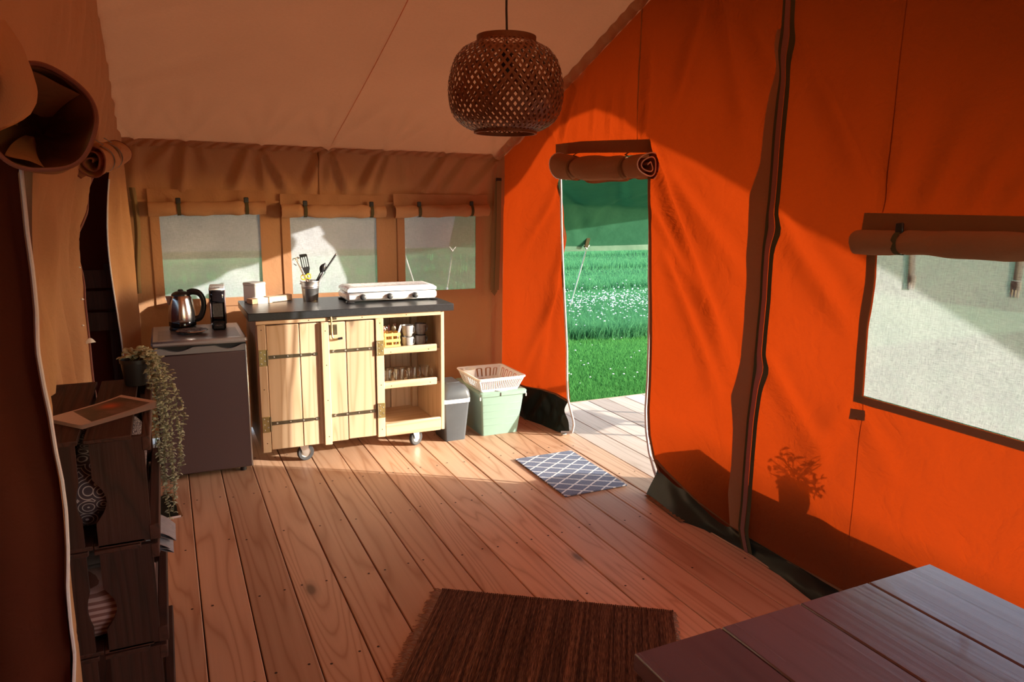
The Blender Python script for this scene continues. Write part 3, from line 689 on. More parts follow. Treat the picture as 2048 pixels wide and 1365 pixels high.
ZN = [onX(x, y, -.28) for x, y in ZE]; ZN += [(-.28, ZN[-1][1]-.02, .02)]
yz1 = curve([(p[2], p[1]) for p in ZN]+[(1.8, ZN[0][1])])
J2 = [(155, 345), (158, 500), (163, 600), (171, 680), (178, 760)]
yj2 = curve([(onX(x, y, -.368)[2], onX(x, y, -.368)[1]) for x, y in J2]+[(.0, 3.95), (1.8, 4.25)])
K2 = [(208, 350), (214, 420), (216, 470), (222, 540), (230, 610), (239, 660), (246, 700)]
K2P = [onX(x, y, -.285+.0*i) for i, (x, y) in enumerate(K2)]
mb = MB()
patchL(mb, yz1, yj2, .01, 1.74, 70, 60)
patchL(mb, 4.80, 5.14, .01, 1.74, 20, 40)
patchL(mb, .0, 5.2, 1.735, roof, 150, 30)
patchL(mb, YS, 1.0, .01, 1.74, 30, 30)
wall_left = struct(mb.obj('wall_left', M['canvas_back'], fix=False, ang=180))
ziptube('zipper', [(p[0]+.004, p[1]-.004, p[2]) for p in ZN], .0085, M['zip'], wall_left, .5, (1, 0, 0))
ziptube('zipper', [(float(partX(4.8, z))+.003, 4.797+.012*math.sin(z*9), z) for z in np.linspace(1.70, .02, 20)], .007, M['zip'], wall_left, .6, (1, 0, 0))
ziptube('zip_binding', [(float(partX(float(yj2(z)), z))+.003, float(yj2(z))+.004, z) for z in np.linspace(1.7, .05, 30)], .012, M['zip_pink'], wall_left, .4)
for px, py, s in ((165, 536, .012), (169, 600, .018), (171, 652, .014), (186, 686, .045)):
    q = onX(px-8 if s < .03 else px-14, py, -.36); mb = MB()
    mb.grid(lambda u, v, q=q, s=s: (q[0]+s*.9*u, q[1]-.01*math.sin(PI*u), q[2]+s*.55*(v-.5)*math.sin(PI*(.15+.85*u))+s*.25*math.sin(PI*u)), 8, 4)
    mb.obj('toggle_tab', M['white_paper'], wall_left, fix=False)
# khaki side panel hanging between partition and back wall
mb = MB(); mb.grid(lambda u, v: (-.175+.035*u+.012*math.sin(5*v), 5.165-.02*math.sin(PI*u), 1.0+.66*(1-v)), 6, 24); mb.obj('side_panel', M['khaki'], wall_left, fix=False)
# skirt end of the partition on the floor
mb = MB(); c = [onZ(x, y, .006) for x, y in ((300, 1005), (338, 985), (362, 1033), (300, 1045))]
mb.grid(lambda u, v: tuple(np.array(c[0])*(1-u)*(1-v)+np.array(c[1])*u*(1-v)+np.array(c[2])*u*v+np.array(c[3])*(1-u)*v+np.array([0, 0, .012*math.sin(PI*v)*u])), 8, 6)
skl = mb.obj('floor_flap', M['pvc'], wall_left, fix=False)
mb = MB(); mb.tube([c[1], tuple((np.array(c[1])+np.array(c[2]))/2+np.array([.002, 0, .01])), c[2]], .010, 6, True, .4); mb.obj('hem', M['trim'], wall_left)
mb = MB(); mb.tube([c[2], c[3]], .006, 6); mb.obj('zipper', M['zip'], wall_left)
# maroon inner tent: bedroom cabin behind the doorways
cab = MB()
cab.grid(lambda u, v: (-2.3+1.86*u, 1.15+.02*math.sin(8*u), 1.72*v), 16, 8)
cab.grid(lambda u, v: (-2.3, 1.15+4.0*u, 1.72*v), 12, 8)
cab.grid(lambda u, v: (-2.3+2.05*u, 5.12+.015*math.sin(14*u), .02+1.9*v), 16, 8)
cab.grid(lambda u, v: (-2.3+1.9*u, 1.15+4.0*v, 1.86+.03*math.sin(PI*u)), 8, 8)
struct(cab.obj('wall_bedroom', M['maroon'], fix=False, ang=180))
# maroon sleeping-cabin curtain seen in the near doorway
mb = MB(); nu, nv = 40, 40
def near(u, v):
    z = 1.78*(1-v); ye = float(yz1(z)); s = 1-u
    return (-.285-.42*s+.03*math.sin(11*s+1.2*v)*min(1, 6*s), ye+.06*s+.035*math.sin(13*s+2*v)*min(1, 5*s)+.01, z)
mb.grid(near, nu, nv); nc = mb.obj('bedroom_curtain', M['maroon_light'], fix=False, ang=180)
tag(nc, 'dark maroon bedroom curtain hanging at the left edge of the picture', 'curtain')

# ---- outer fly sheet over tent and porch
XF0, XF1 = -2.7, 4.70
EY, EZ = 6.68, onY(1172, 492, 6.68)[2]
prof = [(-1.76, 1.15), (-1.5, 1.60), (-.38, 2.03), (YRIDGE, 3.12), (5.30, 2.03), (6.42, 1.60), (EY, EZ)]
front = [(-1.76, 1.02), (-1.5, 1.36), (-.14, 1.83), (.41, 2.087), (1.08, 2.362), (1.465, 2.518), (1.887, 2.666), (2.2, 2.81), (2.46, 2.885), (2.75, 2.86), (3.02, 2.776), (3.56, 2.455), (4.2, 2.20), (5.3, 1.86), (6.42, 1.54), (EY, EZ)]
P0, P1 = curve(prof), curve(front)
FF = [(4.05, 6.66, 3.2, 5.9, .03, .08, .022), (4.02, 6.66, 4.5, 5.8, .03, .09, .022), (3.6, 5.4, 4.4, 6.55, .03, .07, .025), (4.0, 5.4, 4.7, 6.4, .03, .07, .022), (.3, 6.66, .6, 6.1, .03, .1, .02), (1.3, 6.66, .9, 6.0, .03, .1, .02)]
fly = None
yg = np.r_[np.linspace(-1.76, -1.5, 12), np.linspace(-1.46, 6.38, 190), np.linspace(6.42, EY, 16)]
for xs_, ys_, m_ in ((np.linspace(XF0, 2.5, 60), np.linspace(-.48, 5.42, 120), 'fly_grey'), (np.linspace(XF0, 2.5, 120), np.r_[np.linspace(5.42, 6.38, 30), np.linspace(6.42, EY, 16)], 'awning'), (np.linspace(2.5, XF1, 60), yg, 'fly')):
    X, Y = np.meshgrid(xs_, ys_); t = sstep(2.5, XF1, X)**1.3; X = X+.75*sstep(2.5, XF1, X)*sstep(5.2, 6.5, Y)
    Z = P0(Y)*(1-t)+P1(Y)*t+folds(X, Y, FF)*sstep(5.3, 5.6, Y)+.010*billow(51, 8, 1.5, 5)(X, Y)*np.maximum(sstep(2.5, 3, X), sstep(5.4, 5.9, Y))
    mb = MB(); mb.ngrid(np.stack([X, Y, Z], -1))
    if fly is None: fly = struct(mb.obj('roof_fly', M[m_], fix=False, ang=180))
    else: mb.obj('awning' if m_ == 'awning' else 'porch_roof', M[m_], fly, fix=False, ang=180)
for s, y in ((1, EY), (-1, -1.76)):
    mb = MB(); xs = np.linspace(XF0 if s > 0 else 2.5, XF1+(.75 if s > 0 else 0), 80); mb.ngrid(np.stack([np.stack([xs, np.full(80, y), P0(y)+(P1(y)-P0(y))*sstep(2.5, XF1, np.minimum(xs, XF1))**1.3+.004-d], 1) for d in (0, .03, .06)]))
    mb.obj('hem', M['fly'], fly, fix=False)

# ================================================================== things
# ---- rolled window blinds
def blind(name, label, p0, p1, r, straps, m, nrm, cat='blind', group=None, taper=0., head=None):
    """rolled cloth from p0 to p1; straps: fractions along it; nrm: direction to the room"""
    p0, p1 = Vector(p0), Vector(p1); L = (p1-p0).length; N = Vector(nrm)
    t = thing(name, label, cat, tuple((p0+p1)/2), 0, group); c = (p0+p1)/2
    ax = (p1-p0)/L; n = 44; seg = 18; vs = []; fs = []
    up = ax.cross(N).normalized(); up = up if up.z > 0 else -up
    for i in range(n+1):
        s = i/n; cc = p0+ax*L*s-c
        rr = r*(1-taper*s)*(1+.04*math.sin(19*s)+.03*math.sin(43*s+1))
        for f in straps: rr *= 1-.16*math.exp(-((s-f)*L/.018)**2)
        for k in range(seg):
            a = 2*PI*k/seg; w = 1+.05*math.sin(3*a+14*s)+.03*math.sin(5*a-31*s)
            vs.append(cc+(up*math.sin(a)+N*math.cos(a))*rr*w)
    for i in range(n):
        for k in range(seg): fs.append((i*seg+k, i*seg+(k+1) % seg, (i+1)*seg+(k+1) % seg, (i+1)*seg+k))
    mb = MB(); mb.add(vs, fs)
    for e, sg in ((0, -1), (n, 1)):          # the spiral of cloth seen at each end
        for q in range(3):
            r0, r1 = r*(.98-.3*q), r*(.80-.3*q)
            if r1 <= 0: continue
            cc = (p0 if e == 0 else p1)-c; dep = ax*(-sg)*.012*q
            rA = [cc+dep+(up*math.sin(2*PI*k/seg)+N*math.cos(2*PI*k/seg))*r0 for k in range(seg)]
            rB = [cc+dep+(up*math.sin(2*PI*k/seg)+N*math.cos(2*PI*k/seg))*r1+ax*(-sg)*.012 for k in range(seg)]
            mb.add(rA+rB, [(k, (k+1) % seg, seg+(k+1) % seg, seg+k) for k in range(seg)])
    mb.obj('roll', m, t)
    for f in straps:
        q = p0+ax*L*f-c; mb = MB(); w = .011; pts = []
        for k in range(13):
            a = PI*.62-PI*1.24*k/12; pts.append(q+(up*math.sin(a)+N*math.cos(a))*r*.97)
        vs = []
        for P in pts: vs += [P-ax*w, P+ax*w]
        mb.add(vs, [(2*i, 2*i+1, 2*i+3, 2*i+2) for i in range(len(pts)-1)]); mb.obj('strap', M['olive'], t, fix=False)
        b = q+up*r*1.12+N*(r*.30); mb = MB()
        mb.M = Matrix.Translation(b) @ Matrix((ax, N, up)).transposed().to_4x4()
        mb.box(-.015, .015, -.006, .006, -.028, .022, .004); mb.obj('buckle', M['black'], t)
    return t
bl = [('left', 296, 531, 419, 416, 'rolled sand canvas blind above the left back window, over the kettle'),
      ('middle', 562, 770, 422, 424, 'rolled sand canvas blind above the middle back window, over the utensil bucket'),
      ('right', 789, 976, 424, 421, 'rolled sand canvas blind above the right back window, next to the hanging strap')]
for (nm, x0, x1, y0, y1, lab), fr in zip(bl, ((.25, .83), (.22, .86), (.25, .81))):
    a, b = onY(x0, y0, YB-.055), onY(x1, y1, YB-.055)
    t = blind('rolled_blind', lab, a, b, .043, fr, M['canvas_back'], (0, -1, 0), group='rolled blinds of the back windows')
    mb = MB(); mb.M = Matrix.Translation(-t.location); zz = max(a[2], b[2])
    mb.grid(lambda u, v: (a[0]+.0+(b[0]-a[0])*u, YB-.028-.01*v+.004*math.sin(30*u), zz+.012+.10*(1-v)), 30, 3); mb.obj('header_strip', M['canvas_back'], t, fix=False)
a = onX(1714, 484, XR-.05); b = (XR-.05, WY1-.05, onX(2048, 486, XR-.05)[2]+.006)
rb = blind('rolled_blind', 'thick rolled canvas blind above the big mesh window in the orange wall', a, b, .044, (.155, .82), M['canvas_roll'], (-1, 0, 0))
mb = MB(); mb.M = Matrix.Translation(-rb.location); hy0, hz = onX(1736, 426, XR)[1:]
mb.grid(lambda u, v: (XR-.02-.008*v+.003*math.sin(25*u), hy0+(WY1-.02-hy0)*u, hz-.09*v), 30, 3); mb.obj('header_strip', M['trim'], rb, fix=False)
# buckle straps hanging outside the mesh
for i, (px, py0, py1, lab) in enumerate(((1815, 500, 572, 'brown buckle strap hanging outside the big mesh window, nearer the zip'), (2036, 500, 588, 'brown buckle strap hanging outside the big mesh window, at the right picture edge'))):
    p, q = onX(px, py0, XR), onX(px-(0 if i == 0 else 14), py1, XR); off = lambda r: (XR+float(dispR(np.array(r[1]), np.array(r[2])))*.5+.022, r[1], r[2]); p, q = off(p), off(q)
    t = thing('buckle_strap', lab, 'strap', q, 0, 'straps outside the big mesh window')
    P = Vector(p)-Vector(q); mb = MB(); w = .012
    mb.add([P+Vector((0, -w, .06)), P+Vector((0, w, .06)), P*.3+Vector((0, -w, 0)), P*.3+Vector((0, w, 0)), P*.3+Vector((.003, -w, 0)), P*.3+Vector((.003, w, 0)), P+Vector((.003, -w, .06)), P+Vector((.003, w, .06))],
           [(0, 1, 3, 2), (6, 7, 5, 4), (0, 2, 4, 6), (1, 3, 5, 7), (2, 3, 5, 4), (0, 1, 7, 6)]); mb.obj('webbing', M['olive'], t)
    mb = MB(); mb.box(-.005, .005, -.015, .015, .012, .040, .002)
    for k in (-1, 0, 1): mb.box(-.004, .004, k*.010-.0028, k*.010+.0028, -.012, .016, .001)
    mb.obj('buckle', M['black'], t)

# ---- rolled door flaps
def roll_flap(name, label, p0, p1, r0, r1, m, nrm, straps, end_open=0, sagg=.02, turns=2.6):
    p0, p1 = Vector(p0), Vector(p1); c = (p0+p1)/2; L = (p1-p0).length; ax = (p1-p0)/L; N = Vector(nrm)
    up = ax.cross(N).normalized(); up = up if up.z > 0 else -up; N = (N-ax*N.dot(ax)).normalized()
    t = thing(name, label, 'door flap', tuple(c)); n = 40; seg = int(26*turns); vs = []; fs = []
    for i in range(n+1):
        s = i/n; R0 = r0+(r1-r0)*s; sq = 1.
        for f in straps: sq *= 1-.26*math.exp(-((s-f)*L/.035)**2)
        for k in range(seg+1):
            a = 2*PI*turns*k/seg; rad = R0*sq*(.12+.88*(k/seg)**.8)*(1+.05*math.sin(3*a+9*s)+.04*math.sin(2*a-17*s))
            q = p0-c+ax*(L*s+.01*math.sin(a*1.7+k*.05)*(1 if i in (0, n) else 0))+(up*math.sin(a+.4)+N*math.cos(a+.4))*rad-up*sagg*math.sin(PI*s)
            vs.append(q)
    for i in range(n):
        for k in range(seg): fs.append((i*(seg+1)+k, i*(seg+1)+k+1, (i+1)*(seg+1)+k+1, (i+1)*(seg+1)+k))
    mb = MB(); mb.add(vs, fs); mb.obj('rolled_cloth', m, t, fix=False, ang=180)
    for e in (0, n):
        mb = MB(); mb.tube([vs[e*(seg+1)+k] for k in range(0, seg+1)], .0035, 5); mb.obj('zip_edge', M['zip_pink'] if 'bedroom' in name else M['zip'], t)
    for f in straps:
        q = p0-c+ax*L*f-up*sagg*math.sin(PI*f); R0 = (r0+(r1-r0)*f)*.80; w = .012; P = []
        for k in range(17):
            a = PI*.75-PI*1.5*k/16; P.append(q+(up*math.sin(a)+N*math.cos(a))*R0*1.0)
        P = [q+up*(R0*1.45)-N*R0*.2, q+up*R0*1.1+N*R0*.35]+P[3:]
        mb = MB(); V = []
        for X_ in P: V += [X_-ax*w, X_+ax*w]
        mb.add(V, [(2*i, 2*i+1, 2*i+3, 2*i+2) for i in range(len(P)-1)]); mb.obj('tie_strap', M['black'] if name != 'rolled_door_flap' else M['trim'], t, fix=False)
    return t
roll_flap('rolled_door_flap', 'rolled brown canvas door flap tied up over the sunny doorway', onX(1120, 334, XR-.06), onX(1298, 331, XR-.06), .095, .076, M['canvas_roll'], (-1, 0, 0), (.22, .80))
roll_flap('rolled_bedroom_flap', 'small rolled canvas flap with white spiral end over the far bedroom doorway', onX(181, 326, -.255), onX(236, 308, -.172), .076, .070, M['canvas_back'], (1, 0, 0), (.30, .62), sagg=.0)
# the near flap: a big slack roll, open towards the room
p0, p1 = Vector(onX(80, 238, -.175)), Vector(onX(84, 262, -.28)); ax = (p1-p0).normalized(); L = (p1-p0).length
r1_ = thing('rolled_bedroom_flap', 'big drooping rolled canvas flap at the upper left picture edge', 'door flap', tuple(p0))
sx_ = Vector((ax.y, -ax.x, 0)).normalized(); sz_ = sx_.cross(ax)
def rollp(a, d, k):
    r = .080*k*(1+.05*math.sin(2*a+1)+.025*math.sin(5*a+3*d)); f = math.sin(a-2.2+.5*d)
    return tuple(sx_*math.cos(a)*r+sz_*math.sin(a)*r*1.12+ax*(L*d+.018*math.sin(a*2+.6)*(1-d))-Vector((0, 0, .02*math.sin(PI*d))))
mb = MB(); mb.grid(lambda u, v: rollp(2*PI*u, v, 1.0-.1*v), 48, 14); mb.obj('rolled_cloth', M['canvas_back'], r1_, fix=False, ang=180)
mb = MB(); mb.grid(lambda u, v: rollp(2*PI*u, .02+.42*v, (1-v**1.6)*(.97+.10*math.sin(7*2*PI*u+3*v)*v*(1-v)*3)), 72, 16); mb.obj('inner_fold', M['trim'], r1_, fix=False, ang=180)  # shade of the hollow is put in by a darker cloth colour
mb = MB(); mb.grid(lambda u, v: rollp(.6+1.1*u+.25*v, .03+.2*v, .93-.55*v-.10*math.sin(PI*u)), 10, 10); mb.grid(lambda u, v: rollp(3.9+.8*u-.4*v, .03+.2*v, .94-.6*v-.12*math.sin(PI*u)), 10, 10); mb.obj('tucked_fold', M['canvas_roll'], r1_, fix=False, ang=180)
mb = MB(); mb.tube([rollp(2*PI*k/60, 0, 1.0) for k in range(61)], .0040, 6, False); mb.obj('zip_edge', M['zip_pink'], r1_)
mb = MB(); mb.tube([rollp(2*PI*k/60, .035, 1.0) for k in range(61)], .0025, 6, False); mb.obj('seam', M['trim'], r1_)
# loose cloth tail of the near flap bulging in front
mb = MB(); TE = curve([(40, 10), (90, 44), (140, 64), (180, 76), (205, 74), (228, 62), (245, 40), (262, 0)])
def tail(u, v):
    py = 40+222*v; x1 = float(TE(py)); px = -70+(x1+70)*u
    return tuple(Vector(onX(px, py, -.15+.045*math.sin(PI*min(1, u*1.02))*math.sin(PI*(.15+.8*v))+.006*math.sin(9*u+4*v)))-r1_.location)
mb.grid(tail, 24, 20); mb.obj('loose_tail', M['canvas_back'], r1_, fix=False, ang=180)

# ---- pendant lamp
LC = (1.14, 2.46)
def lz(y): return onY(1013, y, 2.46)[2]
K = .00196*2.46/2.46
prof_l = [(52, 83), (60, 88), (80, 100), (94, 118), (101, 140), (106, 165), (107, 188), (105, 212), (99, 232), (88, 247), (72, 258), (57, 264)]
prof_l = [(r*.00193, lz(y)) for r, y in prof_l]
zr = curve([(z, r) for r, z in prof_l]); LZ1, LZ0 = prof_l[0][1], prof_l[-1][1]
PR = resample([(r, z) for r, z in prof_l], 80)
lamp = thing('pendant_lamp', 'woven bamboo basket pendant lamp hanging from the tent ridge', 'lamp', (LC[0], LC[1], LZ0))
def lp(s, a, off): i = s*(len(PR)-1); i0 = min(int(i), len(PR)-2); f = i-i0; r = PR[i0][0]*(1-f)+PR[i0+1][0]*f+off; z = PR[i0][1]*(1-f)+PR[i0+1][1]*f; return (r*math.cos(a), r*math.sin(a), z-LZ0)
for sgn in (1, -1):
    mb = MB(); NS = 46; ng = 26
    for k in range(NS):
        vs = []; a0 = 2*PI*k/NS
        for i in range(ng+1):
            s = i/ng; a = a0+sgn*s*1.55; o = .0016*sgn*math.cos(PI*(i+k))
            w = .0066; r = max(.05, lp(s, a, 0)[0]**2+lp(s, a, 0)[1]**2)**.5; dw = w/r
            vs += [lp(s, a-dw, o), lp(s, a+dw, o)]
        mb.add(vs, [(2*i, 2*i+1, 2*i+3, 2*i+2) for i in range(ng)])
    wv = mb.obj('woven_strips', M['bamboo'], lamp, fix=False); wv['kind'] = 'stuff'
def ringm(r, z, rr, h): return MB().lathe([(r-rr, z-h), (r+rr, z-h), (r+rr, z+h), (r-rr, z+h), (r-rr, z-h)], (0, 0, -LZ0), 40)
ringm(prof_l[0][0]+.001, LZ1+.004, .004, .012).obj('top_ring', M['bamboo'], lamp); ringm(prof_l[-1][0], LZ0, .004, .007).obj('bottom_ring', M['bamboo'], lamp)
mb = MB(); mb.lathe([(0, lz(104)), (.018, lz(105)), (.021, lz(112)), (.021, lz(146)), (.019, lz(149)), (0, lz(149))], (0, 0, -LZ0), 16); mb.obj('bulb_socket', M['black'], lamp)
for k in range(3):
    a = k*2*PI/3; mb = MB(); mb.tube([(.018*math.cos(a), .018*math.sin(a), lz(108)-LZ0), (prof_l[0][0]*math.cos(a), prof_l[0][0]*math.sin(a), LZ1-LZ0)], .0022, 5); mb.obj('wire_spoke', M['black'], lamp)
mb = MB(); mb.tube([(0, 0, lz(105)-LZ0), (.002, .001, lz(60)-LZ0), (-.001, 0, lz(20)-LZ0), (0, 0, roof(2.46)-.01-LZ0)], .0042, 8); mb.obj('cord', M['black'], lamp)

# ---- refrigerator
FX0, FX1, FY0, FY1 = -.100, .386, 4.36, 4.90
fr = thing('refrigerator', 'silver grey under counter fridge beside the wooden kitchen cart', 'fridge', (FX0, FY0, 0))
w, d = FX1-FX0, FY1-FY0
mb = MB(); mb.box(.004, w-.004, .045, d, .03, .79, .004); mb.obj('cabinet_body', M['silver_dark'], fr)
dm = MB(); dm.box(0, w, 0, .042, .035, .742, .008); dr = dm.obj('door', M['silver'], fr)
gm = MB(); n = 48                                               # grip strip with two scooped finger recesses
def grip(u):
    for c0, hw in ((.25, .17), (.80, .15)):
        if abs(u-c0) < hw: return .022*math.cos((u-c0)/hw*PI/2)
    return 0
top = [(u/n*w, .779-grip(u/n)) for u in range(n+1)]
gm.prism([(0, .742)]+[(w, .742)]+top[::-1], lambda x, z: (x, .001, z), lambda x, z: (x, .04, z)); gm.obj('handle_strip', M['silver_dark'], dr)
mb = MB(); mb.box(.0, w, .030, .05, .735, .79, .002); mb.obj('recess', M['black'], fr)
mb = MB(); mb.box(w-.010, w+.002, -.001, .043, .035, .778, .004); mb.obj('edge_trim', M['zinc'], dr)
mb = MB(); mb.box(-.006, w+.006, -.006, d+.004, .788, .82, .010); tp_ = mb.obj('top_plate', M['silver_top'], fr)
mb = MB()
for i in range(60):
    for j in range(2):
        x = .03+i*.0072; mb.box(x, x+.0036, .05+j*.16, .05+j*.16+.15, .8195, .8212)
mb.obj('grille_ribs', M['silver_dark'], tp_, smooth=False)['kind'] = 'stuff'
for x in (.05, w-.05):
    for y in (.06, d-.05): mb = MB(); mb.lathe([(0, 0), (.018, 0), (.016, .032), (0, .032)], (x, y, 0), 12); mb.obj('foot', M['black'], fr)

# ---- things on the fridge
k = thing('kettle', 'round stainless steel electric kettle with black handle on the fridge', 'kettle', (.067, 4.74, .82), 0); k.scale = (.84, .84, 1.06)
mb = MB(); mb.lathe([(0, 0), (.088, 0), (.090, .006), (.086, .018), (.080, .022), (0, .022)], seg=36); mb.obj('power_base', M['black'], k)
mb = MB(); mb.lathe([(.088, .048), (.090, .055), (.090, .075), (.087, .105), (.081, .14), (.073, .172), (.065, .194), (.060, .198)], seg=40); bd = mb.obj('body', M['steel'], k)
mb = MB(); mb.lathe([(.086, .022), (.091, .026), (.091, .047), (.088, .052), (0, .052)], seg=36); mb.obj('lower_band', M['black_gloss'], k)
mb = MB(); mb.lathe([(.064, .194), (.062, .203), (.050, .212), (.034, .218), (.020, .220), (.018, .226), (.014, .230), (0, .231)], seg=32); mb.obj('lid', M['black'], k)
mb = MB(); mb.tube(spline([(.045, -.005, .208), (.075, -.01, .216), (.115, -.016, .208), (.140, -.02, .180), (.146, -.02, .14), (.135, -.018, .095), (.115, -.014, .066), (.088, -.01, .058)], 28), .0128, 12, flat=1.4); mb.obj('handle', M['black'], k)
mb = MB(); mb.prism([(-.006, 0), (.006, 0), (.018, .05), (-.018, .05)], lambda x, z: (-.088-.012*(z/.05), x, .145+z), lambda x, z: (-.066, x, .145+z)); mb.obj('spout', M['steel'], k)
mb = MB(); mb.tube([(.082, -.034, .058), (.074, -.032, .14), (.064, -.028, .19)], .006, 8, flat=.5); mb.obj('chrome_strip', M['chrome'], k)
pl = thing('saucer', 'flat glossy saucer lying before the kettle on the fridge', 'saucer', (.112, 4.585, .8212)); pl.scale = (.88, .88, 1)
mb = MB(); mb.lathe([(0, 0), (.055, 0), (.058, .004), (.090, .013), (.097, .017), (.095, .0185), (.060, .009), (0, .008)], seg=40); mb.obj('dish', M['mug_dark'], pl)
mb = MB(); mb.lathe([(.0935, .0195), (.097, .0165), (.0985, .0175), (.096, .0205), (.0935, .0195)], seg=40); mb.obj('rim', M['chrome'], pl)
cf = thing('coffee_machine', 'slim black capsule coffee machine with silver top beside the kettle', 'coffee machine', (.262, 4.63, .82), math.radians(-4))
mb = MB(); mb.box(-.040, .040, .0, .26, 0, .055, .012); mb.obj('base', M['black'], cf)
mb = MB(); mb.box(-.036, .036, .06, .255, .05, .20, .010); mb.obj('column', M['black_gloss'], cf)
mb = MB(); mb.box(-.040, .040, -.002, .10, .165, .243, .012); mb.obj('brew_head', M['black_gloss'], cf)
mb = MB(); mb.box(-.045, -.037, .02, .262, .035, .25, .003); mb.obj('side_panel', M['silver'], cf); mb = MB(); mb.box(.037, .045, .02, .262, .035, .25, .003); mb.obj('side_panel', M['silver'], cf)
mb = MB(); mb.box(-.045, .045, .006, .262, .240, .252, .005); mb.obj('top_cover', M['white'], cf)
mb = MB(); mb.box(-.016, .016, .03, .06, .2515, .2535, .001); mb.obj('lever_slot', M['silver_dark'], cf)
mb = MB()
for i in range(14):
    for j in range(18): mb.box(-.030+i*.0042, -.0278+i*.0042, .056, .0605, .075+j*.0046, .0772+j*.0046)
g = mb.obj('drip_grid', M['zinc'], cf, smooth=False); g['kind'] = 'stuff'
tc = bpy.data.curves.new('t', 'FONT'); tc.body = 'KRUPS'; tc.size = .013; tc.align_x = 'CENTER'; tc.extrude = .0004
to = bpy.data.objects.new('t', tc); COL.objects.link(to); bpy.context.view_layer.update()
tm = bpy.data.meshes.new_from_object(to.evaluated_get(bpy.context.evaluated_depsgraph_get())); bpy.data.objects.remove(to)
lo = bpy.data.objects.new('lettering', tm); COL.objects.link(lo); lo.parent = cf; lo.location = (0, -.0006, .026); lo.rotation_euler = (PI/2, 0, 0); tm.materials.clear(); tm.materials.append(M['chrome'])

# ---- kitchen cart
CX, CY = .441, 4.35
ct = thing('kitchen_cart', 'pale spruce kitchen cart with black worktop, plank doors and open shelves on castors', 'cart', (CX, CY, 0))
CW, CD, CZ0, CZ1 = 1.153, .55, .115, .908
def part(name, m, x0, x1, y0, y1, z0, z1, b=.003, par=None): mb = MB(); mb.box(x0, x1, y0, y1, z0, z1, b); return mb.obj(name, m, par or ct)
part('side_panel', M['pine'], 0, .022, .012, CD, CZ0, CZ1-.0); part('side_panel', M['pine'], CW-.024, CW, 0, CD, CZ0, CZ1-.004)
part('divider', M['pine'], .724, .746, .02, CD-.02, CZ0+.02, CZ1-.02)
part('bottom_board', M['pine_x'], .022, CW-.024, .02, CD-.004, CZ0+.012, CZ0+.034)
for i in range(6): part('back_plank', M['pine'], .022+i*.1845, .022+(i+1)*.1845-.003, CD-.018, CD, CZ0, CZ1, .002)
part('top_rail', M['pine_x'], .0, CW-.024, -.004, .02, .884, .909)
part('stile', M['pine'], .004, .052, -.012, .02, CZ0-.003, .884)
part('stile', M['pine'], .700, .750, -.012, .02, CZ0+.004, .884)
dl = thing_d = part('door', M['pine'], .056, .240, -.004, .018, CZ0+.008, .878, .003)
mb = MB(); mb.box(.244, .345, -.004, .018, CZ0+.008, .878, .003); mb.obj('plank', M['pine'], dl)
d2 = part('door', M['pine'], .412, .515, -.004, .018, CZ0+.012, .876, .003)
mb = MB(); mb.box(.519, .696, -.004, .018, CZ0+.016, .876, .003); mb.obj('plank', M['pine'], d2)
mb = MB(); mb.box(.366, .411, -.026, .004, CZ0+.002, .882, .003); mb.obj('closing_batten', M['pine'], dl)
mb = MB(); mb.box(.345, .368, -.0035, .018, CZ0+.008, .878, .002); mb.obj('plank', M['pine'], dl)
def strap_hinge(x0, x1, z, flip, door, plate_x):
    mb = MB(); th = -.0075; n = 7; L = x1-x0; pts = [(0, .011), (.86, .0095), (.90, .005), (.93, .0095), (.985, .011), (1.0, .006), (1.0, -.006), (.985, -.011), (.93, -.0095), (.90, -.005), (.86, -.0095), (0, -.011)]
    f = (lambda u: x1-u*L) if flip else (lambda u: x0+u*L)
    mb.prism(pts, lambda u, v: (f(u), -.004, z+v), lambda u, v: (f(u), th, z+v)); s = mb.obj('strap_hinge', M['hinge'], door)
    for i in range(4):
        u = .12+.27*i; mb = MB(); mb.lathe([(0, .0045), (.0035, .004), (.0055, 0)], seg=8); q = mb
        mb = MB(); mb.M = Matrix.Translation((f(u), th, z)) @ Matrix.Rotation(PI/2, 4, 'X'); mb.lathe([(0, .0035), (.004, .003), (.006, 0)], seg=8); mb.obj('screw', M['zinc'], door)
    mb = MB(); mb.box(plate_x-.022, plate_x+.022, -.0155, -.0115, z-.048, z+.048, .001); p = mb.obj('hinge_plate', M['brass'], ct)
    for sx, sz in ((-.011, .034), (.009, .02), (-.011, 0), (.010, -.018), (-.010, -.034)):
        mb = MB(); mb.M = Matrix.Translation((plate_x+sx, -.0155, z+sz)) @ Matrix.Rotation(PI/2, 4, 'X'); mb.lathe([(0, .003), (.0035, .0026), (.005, 0)], seg=8); mb.obj('screw', M['zinc'], p)
    mb = MB(); hx = plate_x+(.024 if not flip else -.024); mb.tube([(hx, -.013, z-.045), (hx, -.013, z+.045)], .006, 8); mb.obj('hinge_pin', M['hinge'], p)
for z in (.690, .287):
    strap_hinge(.058, .342, z+.0, False, dl, .030); strap_hinge(.417, .690, z+.008, True, d2, .727)
# latch: plates with screws, drop bar and lever
for z0, z1 in ((.892, .907), (.80, .862)):
    for dx in (-.017, .017): part('latch_plate', M['hinge'], .437+dx-.011, .437+dx+.011, -.0085 if z0 < .89 else -.0075, -.003, z0, z1, .001)
mb = MB(); mb.tube([(.428, -.016, .912), (.430, -.018, .87), (.431, -.018, .80), (.436, -.02, .782), (.452, -.022, .774), (.468, -.022, .776)], .0055, 8); lt = mb.obj('latch_bar', M['brass'], ct)
mb = MB(); mb.tube([(.466, -.022, .776), (.492, -.022, .779)], .0075, 8); mb.obj('grip', M['black'], lt)
